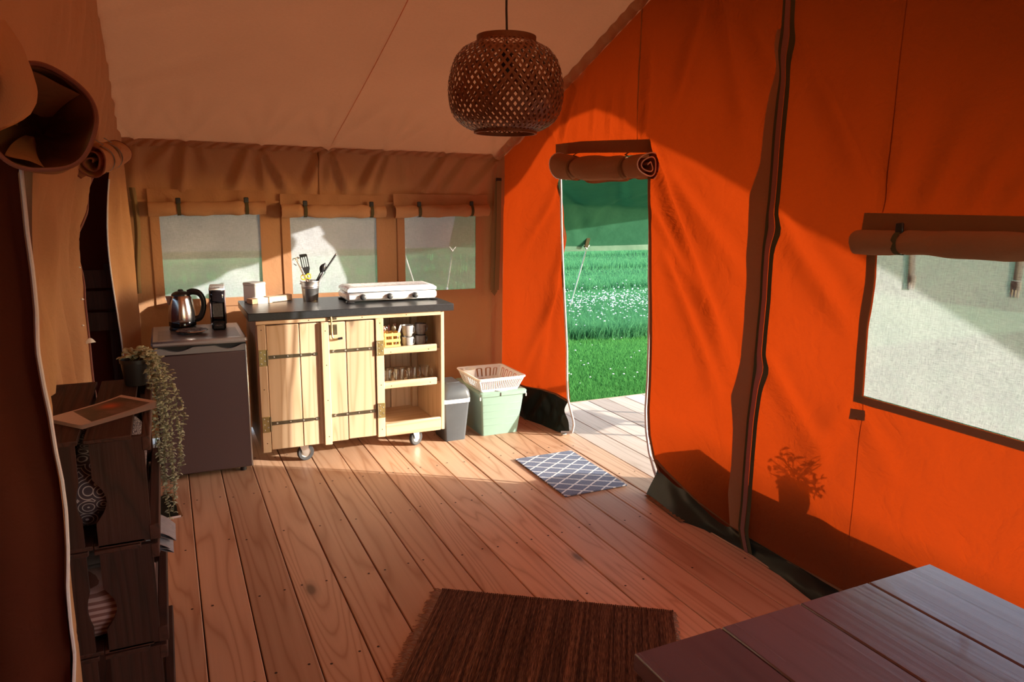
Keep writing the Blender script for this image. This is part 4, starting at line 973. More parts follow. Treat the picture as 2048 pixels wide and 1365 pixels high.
# shelves
for z0, z1, x1, nm in ((.647, .692, 1.108, 'shelf'), (.424, .470, 1.108, 'shelf')):
    sh = part('shelf', M['pine_x'], .746, CW-.024, .02, CD-.02, z0+.002, z0+.018, .002)
    mb = MB(); mb.box(.752, x1, .012, .034, z0, z1, .004); mb.obj('shelf_rail', M['pine_x'], sh)
part('kick_board', M['pine_x'], .752, CW-.026, -.006, .02, CZ0, .203, .005)
part('corner_post', M['pine'], CW-.066, CW-.024, CD-.062, CD-.018, CZ0+.03, .88)
# screw holes on the face
mb = MB()
for x, z in ((.028, .855), (.028, .50), (.030, .17), (.727, .855), (.728, .46), (.728, .17), (.390, .83), (.391, .62), (.392, .40), (.392, .17), (.80, .662), (1.05, .662), (.80, .442), (1.06, .442), (.3, .897), (.62, .897), (.9, .897)):
    y = -.0265 if .37 < x < .41 else -.0125 if x < .75 and z < .88 else .0115 if z < .88 else -.0045
    mb.add([(x+.0035*math.cos(a*PI/4), y, z+.0035*math.sin(a*PI/4)) for a in range(8)], [tuple(range(8))])
mb.obj('screw_holes', M['slab'], ct, smooth=False, fix=False)['kind'] = 'stuff'
part('worktop', M['laminate'], .401-CX, 1.655-CX, 4.332-CY, 4.932-CY, .910, .955, .003)
def caster(x, y, rz, brake):
    mb = MB(); mb.M = Matrix.Translation((x, y, 0)) @ Matrix.Rotation(rz, 4, 'Z')
    mb.box(-.034, .034, -.034, .034, .109, .1145, .001)
    for s in (-1, 1): mb.prism([(-.026, .108), (.030, .108), (.030, .052), (.012, .040), (-.004, .046)], lambda u, v, s=s: (u, s*.0165, v), lambda u, v, s=s: (u, s*.0195, v))
    c = mb.obj('caster', M['zinc'], ct)
    mb = MB(); mb.M = Matrix.Translation((x, y, 0)) @ Matrix.Rotation(rz, 4, 'Z') @ Matrix.Translation((.016, 0, .052)) @ Matrix.Rotation(PI/2, 4, 'X')
    mb.lathe([(.030, -.0115), (.047, -.0125), (.052, -.007), (.052, .007), (.047, .0125), (.030, .0115)], seg=28); mb.obj('tyre', M['rubber'], c)
    mb = MB(); mb.M = Matrix.Translation((x, y, 0)) @ Matrix.Rotation(rz, 4, 'Z') @ Matrix.Translation((.016, 0, .052)) @ Matrix.Rotation(PI/2, 4, 'X')
    mb.lathe([(0, -.013), (.012, -.013), (.014, -.006), (.026, -.006), (.031, -.010), (.031, .010), (.026, .006), (.014, .006), (.012, .013), (0, .013)], seg=24); mb.obj('wheel_hub', M['zinc'], c)
    if brake:
        mb = MB(); mb.M = Matrix.Translation((x, y, 0)) @ Matrix.Rotation(rz, 4, 'Z'); mb.add([(.02, -.016, .112), (.02, .016, .112), (.085, .014, .098), (.085, -.014, .098), (.02, -.016, .108), (.02, .016, .108), (.085, .014, .094), (.085, -.014, .094)], [(0, 1, 2, 3), (7, 6, 5, 4), (0, 3, 7, 4), (1, 2, 6, 5), (0, 1, 5, 4), (3, 2, 6, 7)]); mb.obj('brake_lever', M['zinc'], c)
caster(.248, .085, math.radians(10), True); caster(.968, .085, math.radians(25), True); caster(.1, CD-.07, 0, False); caster(CW-.1, CD-.07, 0, False)

# ---- on the worktop
WT = .955
sv = thing('camping_stove', 'white three knob gas camping stove with closed lid on the worktop', 'stove', (1.02, 4.55, WT))
mb = MB(); mb.box(0, .60, 0, .27, .012, .066, .014); mb.obj('body', M['white'], sv)
mb = MB(); mb.box(.012, .588, .008, .262, .064, .072, .004); mb.obj('seal', M['black'], sv)
mb = MB(); n = 0
mb.add([(.004, .003, .070), (.596, .003, .070), (.596, .267, .070), (.004, .267, .070), (.004, .003, .086), (.596, .003, .086), (.596, .267, .086), (.004, .267, .086),
        (.022, .02, .100), (.578, .02, .100), (.578, .25, .100), (.022, .25, .100), (.05, .045, .101), (.55, .045, .101), (.55, .225, .101), (.05, .225, .101), (.075, .065, .093), (.525, .065, .093), (.525, .205, .093), (.075, .205, .093)],
       [(3, 2, 1, 0)]+[(a+i, a+(i+1) % 4, a+4+(i+1) % 4, a+4+i) for a in (0, 4, 8, 12) for i in range(4)]+[(16, 17, 18, 19)])
mb.obj('lid', M['white'], sv)
for x in (.10, .275, .445):
    mb = MB(); mb.M = Matrix.Translation((x, 0, .038)) @ Matrix.Rotation(PI/2, 4, 'X'); mb.lathe([(.019, -.004), (.019, .014), (.017, .020), (.012, .024), (0, .025)], seg=24); kn = mb.obj('knob', M['grey_dark'], sv)
    mb = MB(); mb.box(x-.001, x+.001, -.0012, .001, .059, .067); mb.obj('tick_mark', M['silver_dark'], sv)
mb = MB(); mb.box(.052, .072, -.0006, .001, .045, .048); mb.obj('maker_mark', M['grey_dark'], sv)
for x, y in ((.02, .015), (.58, .015), (.02, .25), (.58, .25)): mb = MB(); mb.box(x-.024, x+.024, y-.022, y+.022, 0, .0135, .005); mb.obj('foot', M['black'], sv)
tn = thing('tea_tin', 'square pale metal tin with two printed lines at the left end of the worktop', 'tin', (.498, 4.852, WT), math.radians(43))
mb = MB(); mb.box(-.05, .05, -.05, .05, 0, .112, .006); mb.obj('body', M['tin'], tn)
mb = MB(); mb.box(-.0515, .0515, -.0515, .0515, .104, .126, .006); mb.obj('lid', M['tin'], tn)
for z, l in ((.068, .030), (.060, .022)): mb = MB(); mb.box(-.0+.0, l, -.0505, -.0495, z, z+.0018); mb.obj('printed_line', M['mug_dark'], tn)
mx = thing('match_box', 'half open matchbox with white sleeve in front of the tin', 'box', (.478, 4.722, WT), math.radians(24))
mb = MB(); mb.box(-.012, .05, 0, .065, .001, .032, .001); mb.obj('tray', M['card'], mx)
mb = MB(); mb.box(.025, .095, -.002, .067, 0, .034, .001); mb.obj('sleeve', M['white_paper'], mx)
wb = thing('wooden_block', 'pale wooden block lying behind the matchbox on the worktop', 'block', (.575, 4.762, WT), math.radians(26))
mb = MB(); mb.prism([(0, 0), (.165, 0), (.178, .016), (.178, .058), (0, .058)], lambda x, y: (x, y, 0), lambda x, y: (x, y, .038)); mb.obj('body', M['pine_x'], wb)
mb = MB(); mb.box(.02, .155, -.001, .002, .0, .004); mb.obj('groove', M['slab'], wb)
BK = (.835, 4.79)
bk = thing('utensil_bucket', 'small galvanised bucket holding kitchen utensils on the worktop', 'bucket', (*BK, WT))
mb = MB(); mb.lathe([(0, .003), (.044, .003), (.046, 0), (.047, .004), (.0545, .080), (.0565, .084), (.055, .088), (.057, .093), (.0555, .098), (.060, .124), (.063, .126), (.062, .1295), (.059, .1275), (.0445, .008), (0, .007)], seg=40); mb.obj('shell', M['galv'], bk)
for s in (-1, 1): mb = MB(); mb.lathe([(0, -.004), (.007, -.004), (.007, .004), (0, .004)], (s*.058, .0, .112), 10); mb.obj('ear', M['galv'], bk)
def inb(px, py, y=None): return Vector(onY(px, py, y or BK[1]))
def utensil(name, label, top_px, foot, build):
    """utensil standing in the bucket from a foot point inside it to the measured top"""
    tp = inb(*top_px); ft = Vector((BK[0]+foot[0], BK[1]+foot[1], WT+.012)); ax = tp-ft; L = ax.length
    t = thing(name, label, 'utensil', ft); z = ax.normalized(); y = Vector((0, 1, 0)); x = y.cross(z).normalized(); y = z.cross(x)
    R = Matrix((x, y, z)).transposed().to_4x4(); t.rotation_euler = R.to_euler(); build(t, L); return t
def spat(t, L):
    mb = MB(); W2 = .024; h0, h1 = L-.105, L
    outer = [(-.010, h0-.03), (.010, h0-.03), (W2, h0+.008), (W2*1.0, h1-.006), (W2-.005, h1), (-W2, h1+.003), (-W2, h0+.008)]
    hl = [[(x-.0042, h0+.022), (x-.0042, h1-.018), (x+.0042, h1-.018), (x+.0042, h0+.022)] for x in (-.013, 0, .013)]
    mb.holes(outer, hl, lambda u, v, w: (u, w, v), .0025); mb.obj('blade', M['black'], t)
    mb = MB(); mb.tube([(0, .001, 0), (0, .001, h0-.02)], .006, 8, flat=.6); mb.obj('handle', M['black'], t)
utensil('spatula', 'black slotted spatula standing in the utensil bucket', (606, 509), (.012, .01), spat)
def spoon(t, L):
    mb = MB(); n = 12
    def bowl(u, v): a = PI*u; r = math.sin(a); return (.021*r*(v*2-1), -.012*(1-(v*2-1)**2)*r, L-.075+.075*u)
    mb.grid(bowl, 14, 8); mb.grid(lambda u, v: tuple(Vector(bowl(u, v))+Vector((0, .0025, 0))), 14, 8); mb.obj('bowl', M['black'], t, fix=False)
    mb = MB(); mb.tube([(0, 0, 0), (0, 0, L-.072)], [.006, .0045], 8); mb.obj('handle', M['black'], t)
utensil('serving_spoon', 'black serving spoon standing in the utensil bucket', (651, 526), (-.022, -.008), spoon)
def knife(hl, col, bl=.10):
    def f(t, L):
        mb = MB(); mb.prism([(-.009, L-hl-bl), (.008, L-hl-bl+.02), (.010, L-hl), (-.009, L-hl)], lambda x, z: (x, -.0008, z), lambda x, z: (x, .0008, z)); mb.obj('blade', M['chrome'], t)
        mb = MB(); mb.tube([(0, 0, L-hl-.002), (0, 0, L-hl+.02), (0, 0, L-.02), (0, 0, L)], [.0085, .0085, .010, .0095], 10, flat=.65); h_ = mb.obj('handle', col, t)
        mb = MB(); mb.tube([(0, 0, L-.004), (0, 0, L+.004)], [.0102, .009], 10, flat=.66); mb.obj('end_cap', M['zinc'], h_)
    return f
utensil('kitchen_knife', 'long grey handled knife leaning far right in the utensil bucket', (672, 509), (-.028, .004), knife(.135, M['grey_dark']))
utensil('paring_knife', 'short grey handled knife low at the right of the utensil bucket', (646, 546), (-.012, -.030), knife(.085, M['silver_dark'], .08))
def peeler(t, L):
    mb = MB(); mb.tube([(0, 0, 0), (0, 0, L*.55), (.002, 0, L*.75), (0, 0, L)], [.006, .010, .012, .010], 10, flat=.6); mb.obj('handle', M['steel'], t)
    mb = MB(); mb.tube([(-.004, 0, L-.004), (-.016, 0, L+.002), (-.024, 0, L-.012), (-.024, 0, L-.034), (-.016, 0, L-.046)], .0028, 8); mb.obj('hook', M['chrome'], t)
    mb = MB(); mb.tube([(.010, 0, L-.002), (.020, 0, L-.012)], .005, 8); mb.obj('turning_key', M['zinc'], t)
utensil('can_opener', 'steel can opener with hook standing left in the utensil bucket', (591, 516), (.030, -.002), peeler)
def sciss(t, L):
    for s in (-1, 1):
        mb = MB(); n = 18; mb.tube([(s*.0165+.0145*math.cos(2*PI*i/n), 0, L-.016+.0155*math.sin(2*PI*i/n)) for i in range(n+1)], .0042, 8, False); mb.obj('handle', M['yellow'], t)
        mb = MB(); mb.prism([(-s*.002, 0), (s*.006, L*.5), (s*.010, L-.03), (s*.002, L-.03)], lambda x, z: (x, s*.001, z), lambda x, z: (x, s*.003, z)); mb.obj('blade', M['chrome'], t)
utensil('scissors', 'yellow handled scissors standing in the utensil bucket', (611, 549), (0.0, -.034), sciss)

# ---- on the cart shelves
SH1, SH2 = .666, .443
bs = thing('cutlery_basket', 'small slatted bamboo box of cutlery on the upper shelf', 'basket', (1.212, 4.392, SH1+.001))
BWd, BD, BH = .100, .10, .112
for x in (0, BWd/2-.004, BWd-.009):
    for y in (0, BD-.008): mb = MB(); mb.box(x, x+.009, y, y+.008, 0, BH, .001); mb.obj('upright', M['bamboo_pale'], bs)
for z in (.016, .052, .090):
    for y in (-.003, BD-.005): mb = MB(); mb.box(-.002, BWd+.002, y, y+.004, z, z+.019, .001); mb.obj('slat', M['bamboo_pale'], bs)
    for x in (-.003, BWd-.001): mb = MB(); mb.box(x, x+.004, 0, BD, z, z+.019, .001); mb.obj('slat', M['bamboo_pale'], bs)
mb = MB(); mb.box(0, BWd, 0, BD, 0, .005, .001); mb.obj('base', M['bamboo_pale'], bs)
def cut_spoon(m):
    def f(t):
        mb = MB(); mb.tube([(0, 0, 0), (0, 0, .11)], [.0035, .0028], 6, flat=.5); mb.obj('handle', m, t)
        mb = MB(); mb.lathe([(0, 0), (.8, .2), (1, .5), (.7, .85), (0, 1)], seg=12); mb.v = [(x*.015, y*.004-.004*math.sin(PI*z), .108+z*.042) for x, y, z in mb.v]; mb.obj('bowl', m, t)
    return f
def cut_fork(m):
    def f(t):
        mb = MB(); mb.tube([(0, 0, 0), (0, 0, .115)], [.0035, .003], 6, flat=.5); mb.obj('handle', m, t)
        mb = MB(); mb.prism([(-.003, .11), (.003, .11), (.010, .128), (-.010, .128)], lambda x, z: (x, -.0008, z), lambda x, z: (x, .0008, z))
        for k in range(4): mb.box(-.0095+k*.0055, -.007+k*.0055, -.0008, .0008, .126, .158)
        mb.obj('tines', m, t)
    return f
def cut_knife(m):
    def f(t):
        mb = MB(); mb.tube([(0, 0, 0), (0, 0, .08)], [.005, .004], 6, flat=.5); mb.obj('handle', m, t)
        mb = MB(); mb.prism([(-.006, .078), (.006, .078), (.0075, .14), (.002, .16), (-.006, .15)], lambda x, z: (x, -.0007, z), lambda x, z: (x, .0007, z)); mb.obj('blade', m, t)
    return f
for nm, lab, x, y, rx, ry, fn in (('spoon', 'copper toned spoon at the left of the cutlery box', .018, .022, 6, -10, cut_spoon(M['copper'])), ('spoon', 'steel spoon standing behind the copper one in the cutlery box', .030, .05, 4, -6, cut_spoon(M['chrome'])),
        ('table_knife', 'bright table knife standing in the left half of the cutlery box', .036, .03, 6, -2, cut_knife(M['chrome'])), ('fork', 'steel fork standing in the right half of the cutlery box', .066, .05, 4, 4, cut_fork(M['chrome'])),
        ('spoon', 'dark spoon standing in the right half of the cutlery box', .060, .03, 5, 2, cut_spoon(M['hinge'])), ('table_knife', 'pale blunt table knife leaning to the right in the cutlery box', .072, .028, 6, 14, cut_knife(M['white_plastic']))):
    t = thing(nm, lab, 'cutlery', (1.212+x, 4.392+y, SH1+.008)); t.rotation_euler = (math.radians(rx), math.radians(ry), 0); fn(t)
def mug(name, lab, loc, m, tilt=0):
    t = thing(name, lab, 'mug', loc, group='stoneware mugs on the upper shelf'); t.rotation_euler = (0, tilt, 0)
    mb = MB(); mb.lathe([(0, 0), (.022, 0), (.027, .004), (.034, .03), (.0365, .062), (.037, .074), (.0345, .074), (.033, .05), (.028, .012), (0, .006)], seg=28); mb.obj('cup', m, t)
    mb = MB(); mb.tube([(.034, .0, .06), (.050, .02, .058), (.054, .025, .040), (.048, .02, .022), (.030, .0, .018)], .0045, 8); mb.obj('handle', m, t); return t
mug('mug', 'light grey mug, lower one of the left stack on the upper shelf', (1.377, 4.44, SH1), M['mug'])
mug('mug', 'light grey mug, upper one of the left stack on the upper shelf', (1.377, 4.44, SH1+.0745), M['mug'])
mug('mug', 'taupe mug, lower one of the right stack on the upper shelf', (1.472, 4.47, SH1), M['mug_dark'])
mug('mug', 'taupe mug tilted on top of the right stack on the upper shelf', (1.472, 4.47, SH1+.076), M['mug_dark'], math.radians(2))
for i, (x, wd) in enumerate(((1.232, 'leftmost'), (1.316, 'second from the left'), (1.402, 'third from the left'), (1.486, 'rightmost'))):
    t = thing('drinking_glass', 'clear handled glass on the lower shelf, '+wd+' of the four', 'glass', (x, 4.44, SH2), group='four clear glasses on the lower shelf')
    mb = MB(); mb.lathe([(0, 0), (.028, 0), (.030, .004), (.0345, .085), (.0350, .092), (.0325, .092), (.0280, .010), (0, .008)], seg=28); mb.obj('tumbler', M['glass'], t)
    mb = MB(); mb.tube([(.032, -.004, .076), (.047, -.01, .072), (.050, -.012, .05), (.044, -.01, .028), (.029, -.003, .022)], .004, 8); mb.obj('handle', M['glass'], t)

# ---- bin, storage box, dish rack
bn = thing('waste_bin', 'dark grey swing lid bin between the cart and the green storage box', 'bin', (1.624, 4.42, 0))
mb = MB()
def ringb(x0, x1, y0, y1, z, r=.018, n=4):
    out = []
    for cx, cy, a0 in ((x1-r, y0+r, -90), (x1-r, y1-r, 0), (x0+r, y1-r, 90), (x0+r, y0+r, 180)):
        for k in range(n+1): a = math.radians(a0+90*k/n); out.append((cx+r*math.cos(a), cy+r*math.sin(a), z))
    return out
def loft(mb, rings, cap0=True, cap1=True):
    m = len(rings[0]); vs = [v for r in rings for v in r]
    fs = [(i*m+k, i*m+(k+1) % m, (i+1)*m+(k+1) % m, (i+1)*m+k) for i in range(len(rings)-1) for k in range(m)]
    if cap0: fs.append(list(range(m))[::-1])
    if cap1: fs.append(list(range((len(rings)-1)*m, len(rings)*m)))
    mb.add(vs, fs); return mb
loft(mb, [ringb(.0, .148, 0, .20, 0), ringb(-.018, .172, -.02, .255, .285)], cap1=False).obj('bucket', M['grey_bin'], bn)
mb = MB(); loft(mb, [ringb(-.021, .175, -.023, .258, .268), ringb(-.022, .176, -.024, .259, .298)], False, False).obj('bag_edge', M['white_plastic'], bn)
lidm = MB(); L_ = [ringb(-.022, .178, -.026, .262, .296, .03), ringb(-.022, .178, -.026, .262, .312, .03), ringb(-.018, .174, -.02, .25, .345, .035), ringb(0, .156, .005, .23, .378, .045), ringb(.03, .126, .04, .19, .39, .04)]
loft(lidm, L_).obj('hood', M['grey_bin'], bn)
mb = MB(); mb.M = Matrix.Translation((.078, .12, .392)); mb.box(-.05, .05, -.06, .09, -.006, .003, .003); mb.obj('swing_flap', M['grey_dark'], bn)
bx_ = thing('storage_box', 'sage green plastic storage box with lid in the corner by the doorway', 'box', (1.895, 4.42, 0))
mb = MB(); loft(mb, [ringb(.006, .275, .01, .40, 0, .014), ringb(-.012, .318, -.006, .46, .286, .016)], True, False).obj('tub', M['mint'], bx_)
mb = MB(); loft(mb, [ringb(-.026, .334, -.020, .474, .284, .022), ringb(-.028, .336, -.022, .476, .306, .024), ringb(-.020, .328, -.014, .468, .313, .022), ringb(.01, .298, .016, .438, .3135, .02), ringb(.014, .294, .02, .434, .308, .02)]).obj('lid', M['mint'], bx_)
mb = MB(); mb.box(.126, .132, -.024, -.019, .284, .308); mb.obj('lid_notch', M['slab'], bx_)
for z in (.07, .12, .17, .22):
    mb = MB(); f = z/.286; mb.box(.02-.018*f, .262+.036*f, .0085-.016*f, .0085-.016*f+.006, z, z+.004, .001); mb.obj('rib', M['mint'], bx_)
for x in (-.022, .326): mb = MB(); mb.box(x-.003, x+.005, -.018, -.008, .262, .286, .002); mb.obj('clip', M['white_plastic'], bx_)
rk = thing('dish_rack', 'white plastic dish drainer with arched openings on the storage box', 'dish rack', (1.893, 4.432, .3145))
RB = [(.0, .0), (.275, 0), (.275, .33), (0, .33)]; RT = [(-.030, -.03), (.312, -.03), (.312, .365), (-.03, .365)]; RH = .095
mb = MB(); mb.box(.0, .275, 0, .33, .006, .010, .001)
for i in range(12): mb.box(.015+i*.021, .022+i*.021, .01, .32, .010, .013)
mb.obj('tray', M['white_plastic'], rk)
mb = MB(); loft(mb, [ringb(-.004+.004, .279, -.004, .334, .0, .012), ringb(.0, .275, 0, .33, .008, .012)]); mb.obj('foot_rim', M['white_plastic'], rk)
def wallf(i, th=.0035):
    a, b = Vector((*RB[i], .008)), Vector((*RB[(i+1) % 4], .008)); c, d_ = Vector((*RT[i], RH)), Vector((*RT[(i+1) % 4], RH))
    n = ((b-a).cross(c-a)).normalized()
    return lambda u, v, w: tuple((a*(1-u)+b*u)*(1-v)+(c*(1-u)+d_*u)*v+n*w)
def arch(c, wo, wi, z0, z1, n=8):           # inverted-U opening
    h = z1-wo; P = [(c-wo, z0)]+[(c-wo*math.cos(PI*k/n), h+(z1-h)*math.sin(PI*k/n)) for k in range(n+1)]+[(c+wo, z0), (c+wi, z0)]
    P += [(c+wi*math.cos(PI*k/n), h-.02+(z1-h)*.55*math.sin(PI*k/n)) for k in range(n+1)]+[(c-wi, z0)]; return P
sq = [(0, 0), (1, 0), (1, 1), (0, 1)]
mb = MB(); mb.holes(sq, [[(.035+k*.0455, .10), (.060+k*.0455, .10), (.060+k*.0455, .82), (.035+k*.0455, .82)] for k in range(21)], wallf(0), .0035); mb.obj('front_bars', M['white_plastic'], rk, smooth=False)
mb = MB(); mb.holes(sq, [arch(c, .062, .030, .18, .86) for c in (.16, .34, .52, .70, .87)], wallf(1), .0035); mb.obj('side_wall', M['white_plastic'], rk, smooth=False)
mb = MB(); mb.holes(sq, [arch(c, .075, .036, .18, .86) for c in (.30, .52)]+[arch(c, .05, .024, .18, .8) for c in (.12,)], wallf(2), .0035); mb.obj('back_wall', M['white_plastic'], rk, smooth=False)
mb = MB(); mb.holes(sq, [[(.06+k*.095, .12), (.11+k*.095, .12), (.11+k*.095, .72), (.06+k*.095, .72)] for k in range(9)], wallf(3), .0035); mb.obj('side_wall', M['white_plastic'], rk, smooth=False)
mb = MB(); P = [(x, y) for x, y in RT]; 
loft(mb, [ringb(-.030, .312, -.03, .365, RH-.004, .02), ringb(-.042, .324, -.042, .377, RH-.004, .026), ringb(-.043, .325, -.043, .378, RH+.003, .027), ringb(-.040, .322, -.040, .375, RH+.007, .026), ringb(-.030, .312, -.030, .365, RH+.005, .02), ringb(-.030, .312, -.03, .365, RH-.004, .02)], False, False).obj('rim', M['white_plastic'], rk)
mb = MB(); mb.lathe([(.034, .012), (.042, RH+.004), (.045, RH+.004), (.045, RH), (.0365, .012), (.034, .012)], (.03, .30, 0), 24); mb.obj('cutlery_cup', M['white_plastic'], rk)
mb = MB(); mb.prism([(-.045, 0)]+[(.045*math.cos(PI*k/8-PI), .022*math.sin(PI*k/8-PI)) for k in range(9)], lambda x, y: (.15+x, -.004+y, -.0), lambda x, y: (.15+x, -.004+y, .006)); mb.obj('drain_lip', M['white_plastic'], rk)

# ---- mats
mt = thing('door_mat', 'blue grey doormat with white diamond trellis pattern inside the doorway', 'mat', (2.107, 3.59, .002))
mb = MB(); mb.box(-.205, .205, -.322, .322, 0, .007, .002); mo = mb.obj('pile', M['mat'], mt)
mb = MB(); mb.grid(lambda u, v: (.205-.05*u, .322-.05*v, .0075+.016*(1-u)*(1-v)*0), 2, 2)
rug_c = (onZ(885, 1184, 0), onZ(1345, 1228, 0)); A, B = Vector(rug_c[0]), Vector(rug_c[1])
dx = (B-A).normalized(); ang = math.atan2(dx.y, dx.x); RL = (B-A).length
rg = thing('woven_rug', 'brown woven rag rug with fringed ends on the boards', 'rug', (A.x, A.y, .002), ang)
mb = MB(); n = 90
def rugf(u, v): return (RL*u, -1.5*v+.004*math.sin(u*70)*(1-v) if v < .01 else -1.5*v, .006+.0015*math.sin(u*170)+.002*math.sin(u*13+v*5))
mb.grid(rugf, n, 40); mb.grid(lambda u, v: (RL*u, -1.5*v, .0), 6, 6); mb.obj('weave', M['rug'], rg, fix=False)
mb = MB(); rr = random.Random(5)
for i in range(110):
    mb.tube([(RL*(i/109), -.004, .004), (RL*(i/109), .006+.003*rr.random(), .006)], .0042, 5)
mb.obj('knotted_edge', M['rug'], rg)['kind'] = 'stuff'
for s, x0 in ((-1, 0), (1, RL)):
    mb = MB()
    for i in range(300):
        y = -1.5*(i/299)+rr.uniform(-.004, .004); l = rr.uniform(.025, .05) if s < 0 else rr.uniform(.006, .022); w = rr.uniform(-.018, .018)
        mb.tube([(x0, y, .006), (x0+s*l*.5, y+w*.4, .009), (x0+s*l, y+w, .003)], .0016, 3, False)
    mb.obj('fringe', M['fringe'], rg, fix=False)['kind'] = 'stuff'

# ---- dining table in the foreground
tb = thing('dining_table', 'mauve grey painted plank table in the lower right foreground', 'table', (.769, 1.042, 0))
for i, (a, b) in enumerate(((0, .2165), (.2195, .4385), (.4415, .6545), (.6575, .875))):
    mb = MB(); mb.box(a, b, -1.34, 0, .702, .74, .0035); mb.obj('plank', M['table'], tb)
mb = MB(); mb.box(.05, .825, -.09, -.06, .62, .701, .003); mb.box(.05, .825, -1.28, -1.25, .62, .701, .003); mb.obj('apron', M['table'], tb)
for x in (.06, .745):
    for y in (-.17, -1.24): mb = MB(); mb.box(x, x+.07, y, y+.07, 0, .701, .004); mb.obj('leg', M['table'], tb)

# ---- crate tower
CRX0, CRX1, CRY0, CRY1, CRH = -.385, -.084, 2.165, 2.87, .32
def crate(lab, z):
    t = thing('wooden_crate', lab, 'crate', (CRX0, CRY0, z), group='stacked fruit crates'); W_, D_ = CRX1-CRX0, CRY1-CRY0
    mid = W_*.475
    for y0, front in ((0, 1), (D_-.016, 0)):          # end boards with a hand hole cut into the gap
        hole = [(W_*.54, .0)]+[(W_*.54+.0, CRH*.22)]+[(W_*.54+.030*math.sin(PI*k/8), CRH*(.22+.40*k/8)) for k in range(1, 8)]+[(W_*.54, CRH*.62), (W_*.54, CRH-.012)]
        mb = MB(); mb.prism([(W_-.006, CRH-.012), (W_-.006, .0)]+[(x, max(zz, 0)) for x, zz in hole], lambda x, zz: (x, y0, zz+.006), lambda x, zz: (x, y0+.016, zz+.006)); mb.obj('end_board', M['crate'], t, smooth=False)
        hl = [(W_*.43, .0), (W_*.43, CRH*.25)]+[(W_*.43-.010*math.sin(PI*k/6), CRH*(.25+.34*k/6)) for k in range(1, 6)]+[(W_*.43, CRH*.59), (W_*.43, CRH-.014)]
        mb = MB(); mb.prism([(.002, .0)]+hl+[(.002, CRH-.014)], lambda x, zz: (x, y0+.002, zz+.006), lambda x, zz: (x, y0+.017, zz+.006)); mb.obj('end_board', M['crate'], t, smooth=False)
    for x0, x1 in ((.0, W_*.455), (W_*.50, W_-.035)):
        mb = MB(); mb.box(x0, x1, -.003, D_+.003, CRH-.014, CRH-.001, .002); mb.obj('slat', M['crate_y'], t)
        mb = MB(); mb.box(x0, x1+.012, 0, D_, .001, .013, .002); mb.obj('slat', M['crate_y'], t)
    for z0, z1 in ((.03, .13), (.17, .29)): mb = MB(); mb.box(-.011, .001, 0, D_, z0, z1, .002); mb.obj('slat', M['crate_y'], t)
    for z0, z1, xo in ((.004, .052, .016), (CRH-.050, CRH-.008, .010)): mb = MB(); mb.box(W_-.012, W_+xo, -.002, D_+.002, z0, z1, .003); mb.obj('lip_slat', M['crate_y'], t)
    for x in (.012, W_-.034):
        for y in (.017, D_-.042): mb = MB(); mb.box(x, x+.022, y, y+.025, .014, CRH-.015, .002); mb.obj('corner_post', M['crate'], t)
    return t
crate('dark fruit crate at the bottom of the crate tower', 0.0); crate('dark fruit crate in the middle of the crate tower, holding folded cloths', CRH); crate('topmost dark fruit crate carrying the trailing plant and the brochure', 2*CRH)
def roll_cloth(name, lab, cat, y0, y1, cx, cz, r, m, sq=1.):
    t = thing(name, lab, cat, (cx, y0, cz)); mb = MB(); n = 18; seg = 40; vs = []
    for i in range(n+1):
        for k in range(seg+1):
            a = 2*PI*2.2*k/seg; rad = r*(.3+.7*k/seg)*(1+.05*math.sin(2*a+7*i/n))
            vs.append((rad*math.cos(a), (y1-y0)*i/n, rad*math.sin(a)*sq))
    mb.add(vs, [(i*(seg+1)+k, i*(seg+1)+k+1, (i+1)*(seg+1)+k+1, (i+1)*(seg+1)+k) for i in range(n) for k in range(seg)]); mb.obj('rolled_cloth', m, t, fix=False, ang=180); return t
def cushion(name, lab, cat, lo, hi, m):
    c = [(a+b)/2 for a, b in zip(lo, hi)]; t = thing(name, lab, cat, (c[0], c[1], lo[2])); mb = MB(); hx, hy, hz = [(b-a)/2 for a, b in zip(lo, hi)]
    def f(u, v, s): x, y = u*2-1, v*2-1; e = (max(0, 1-x**4)*max(0, 1-y**4))**.5; return (hx*x, hy*y, hz+s*hz*e*(1+.06*math.sin(7*x+3*y)))
    mb.grid(lambda u, v: f(u, v, 1), 16, 16); mb.grid(lambda u, v: f(u, v, -1), 16, 16); mb.obj('cover', m, t, fix=False, ang=180); return t
cushion('embroidered_cushion', 'dark embroidered cushion seen through the hand hole of the topmost crate', 'cushion', (-.335, 2.195, 2*CRH+.016), (-.10, 2.80, 2*CRH+.25), M['embroid'])
cushion('striped_cushion', 'pink ribbed cushion seen through the hand hole of the middle crate', 'cushion', (-.335, 2.195, CRH+.014), (-.10, 2.5, CRH+.17), M['stripe'])
mb = MB(); t = thing('grey_towel', 'folded grey towel poking out of the middle crate towards the room', 'towel', (-.2, 2.46, CRH+.17))
def fold_sheet(z, xo, yo, w, dz):
    def f(u, v, o):
        x = -.14+(xo+.14)*u; e = max(0, (u-.72)/.28); y = yo+w*(v-.5)*(1-.25*e)
        return (x, y, z+.006*math.sin(9*v+3*u)+.004*math.sin(23*v)*e-dz*e**1.6+o*(1-.9*max(0, (u-.93)/.07))*(.6+.4*math.sin(PI*v)))
    mb.grid(lambda u, v: f(u, v, .011), 24, 16); mb.grid(lambda u, v: f(u, v, -.011), 24, 16)
fold_sheet(.085, .168, .0, .20, .045); fold_sheet(.056, .150, -.03, .18, .030); fold_sheet(.030, .158, .02, .19, .040); fold_sheet(.010, .12, .0, .2, .0)
mb.obj('folds', M['towel'], t, fix=False, ang=180)
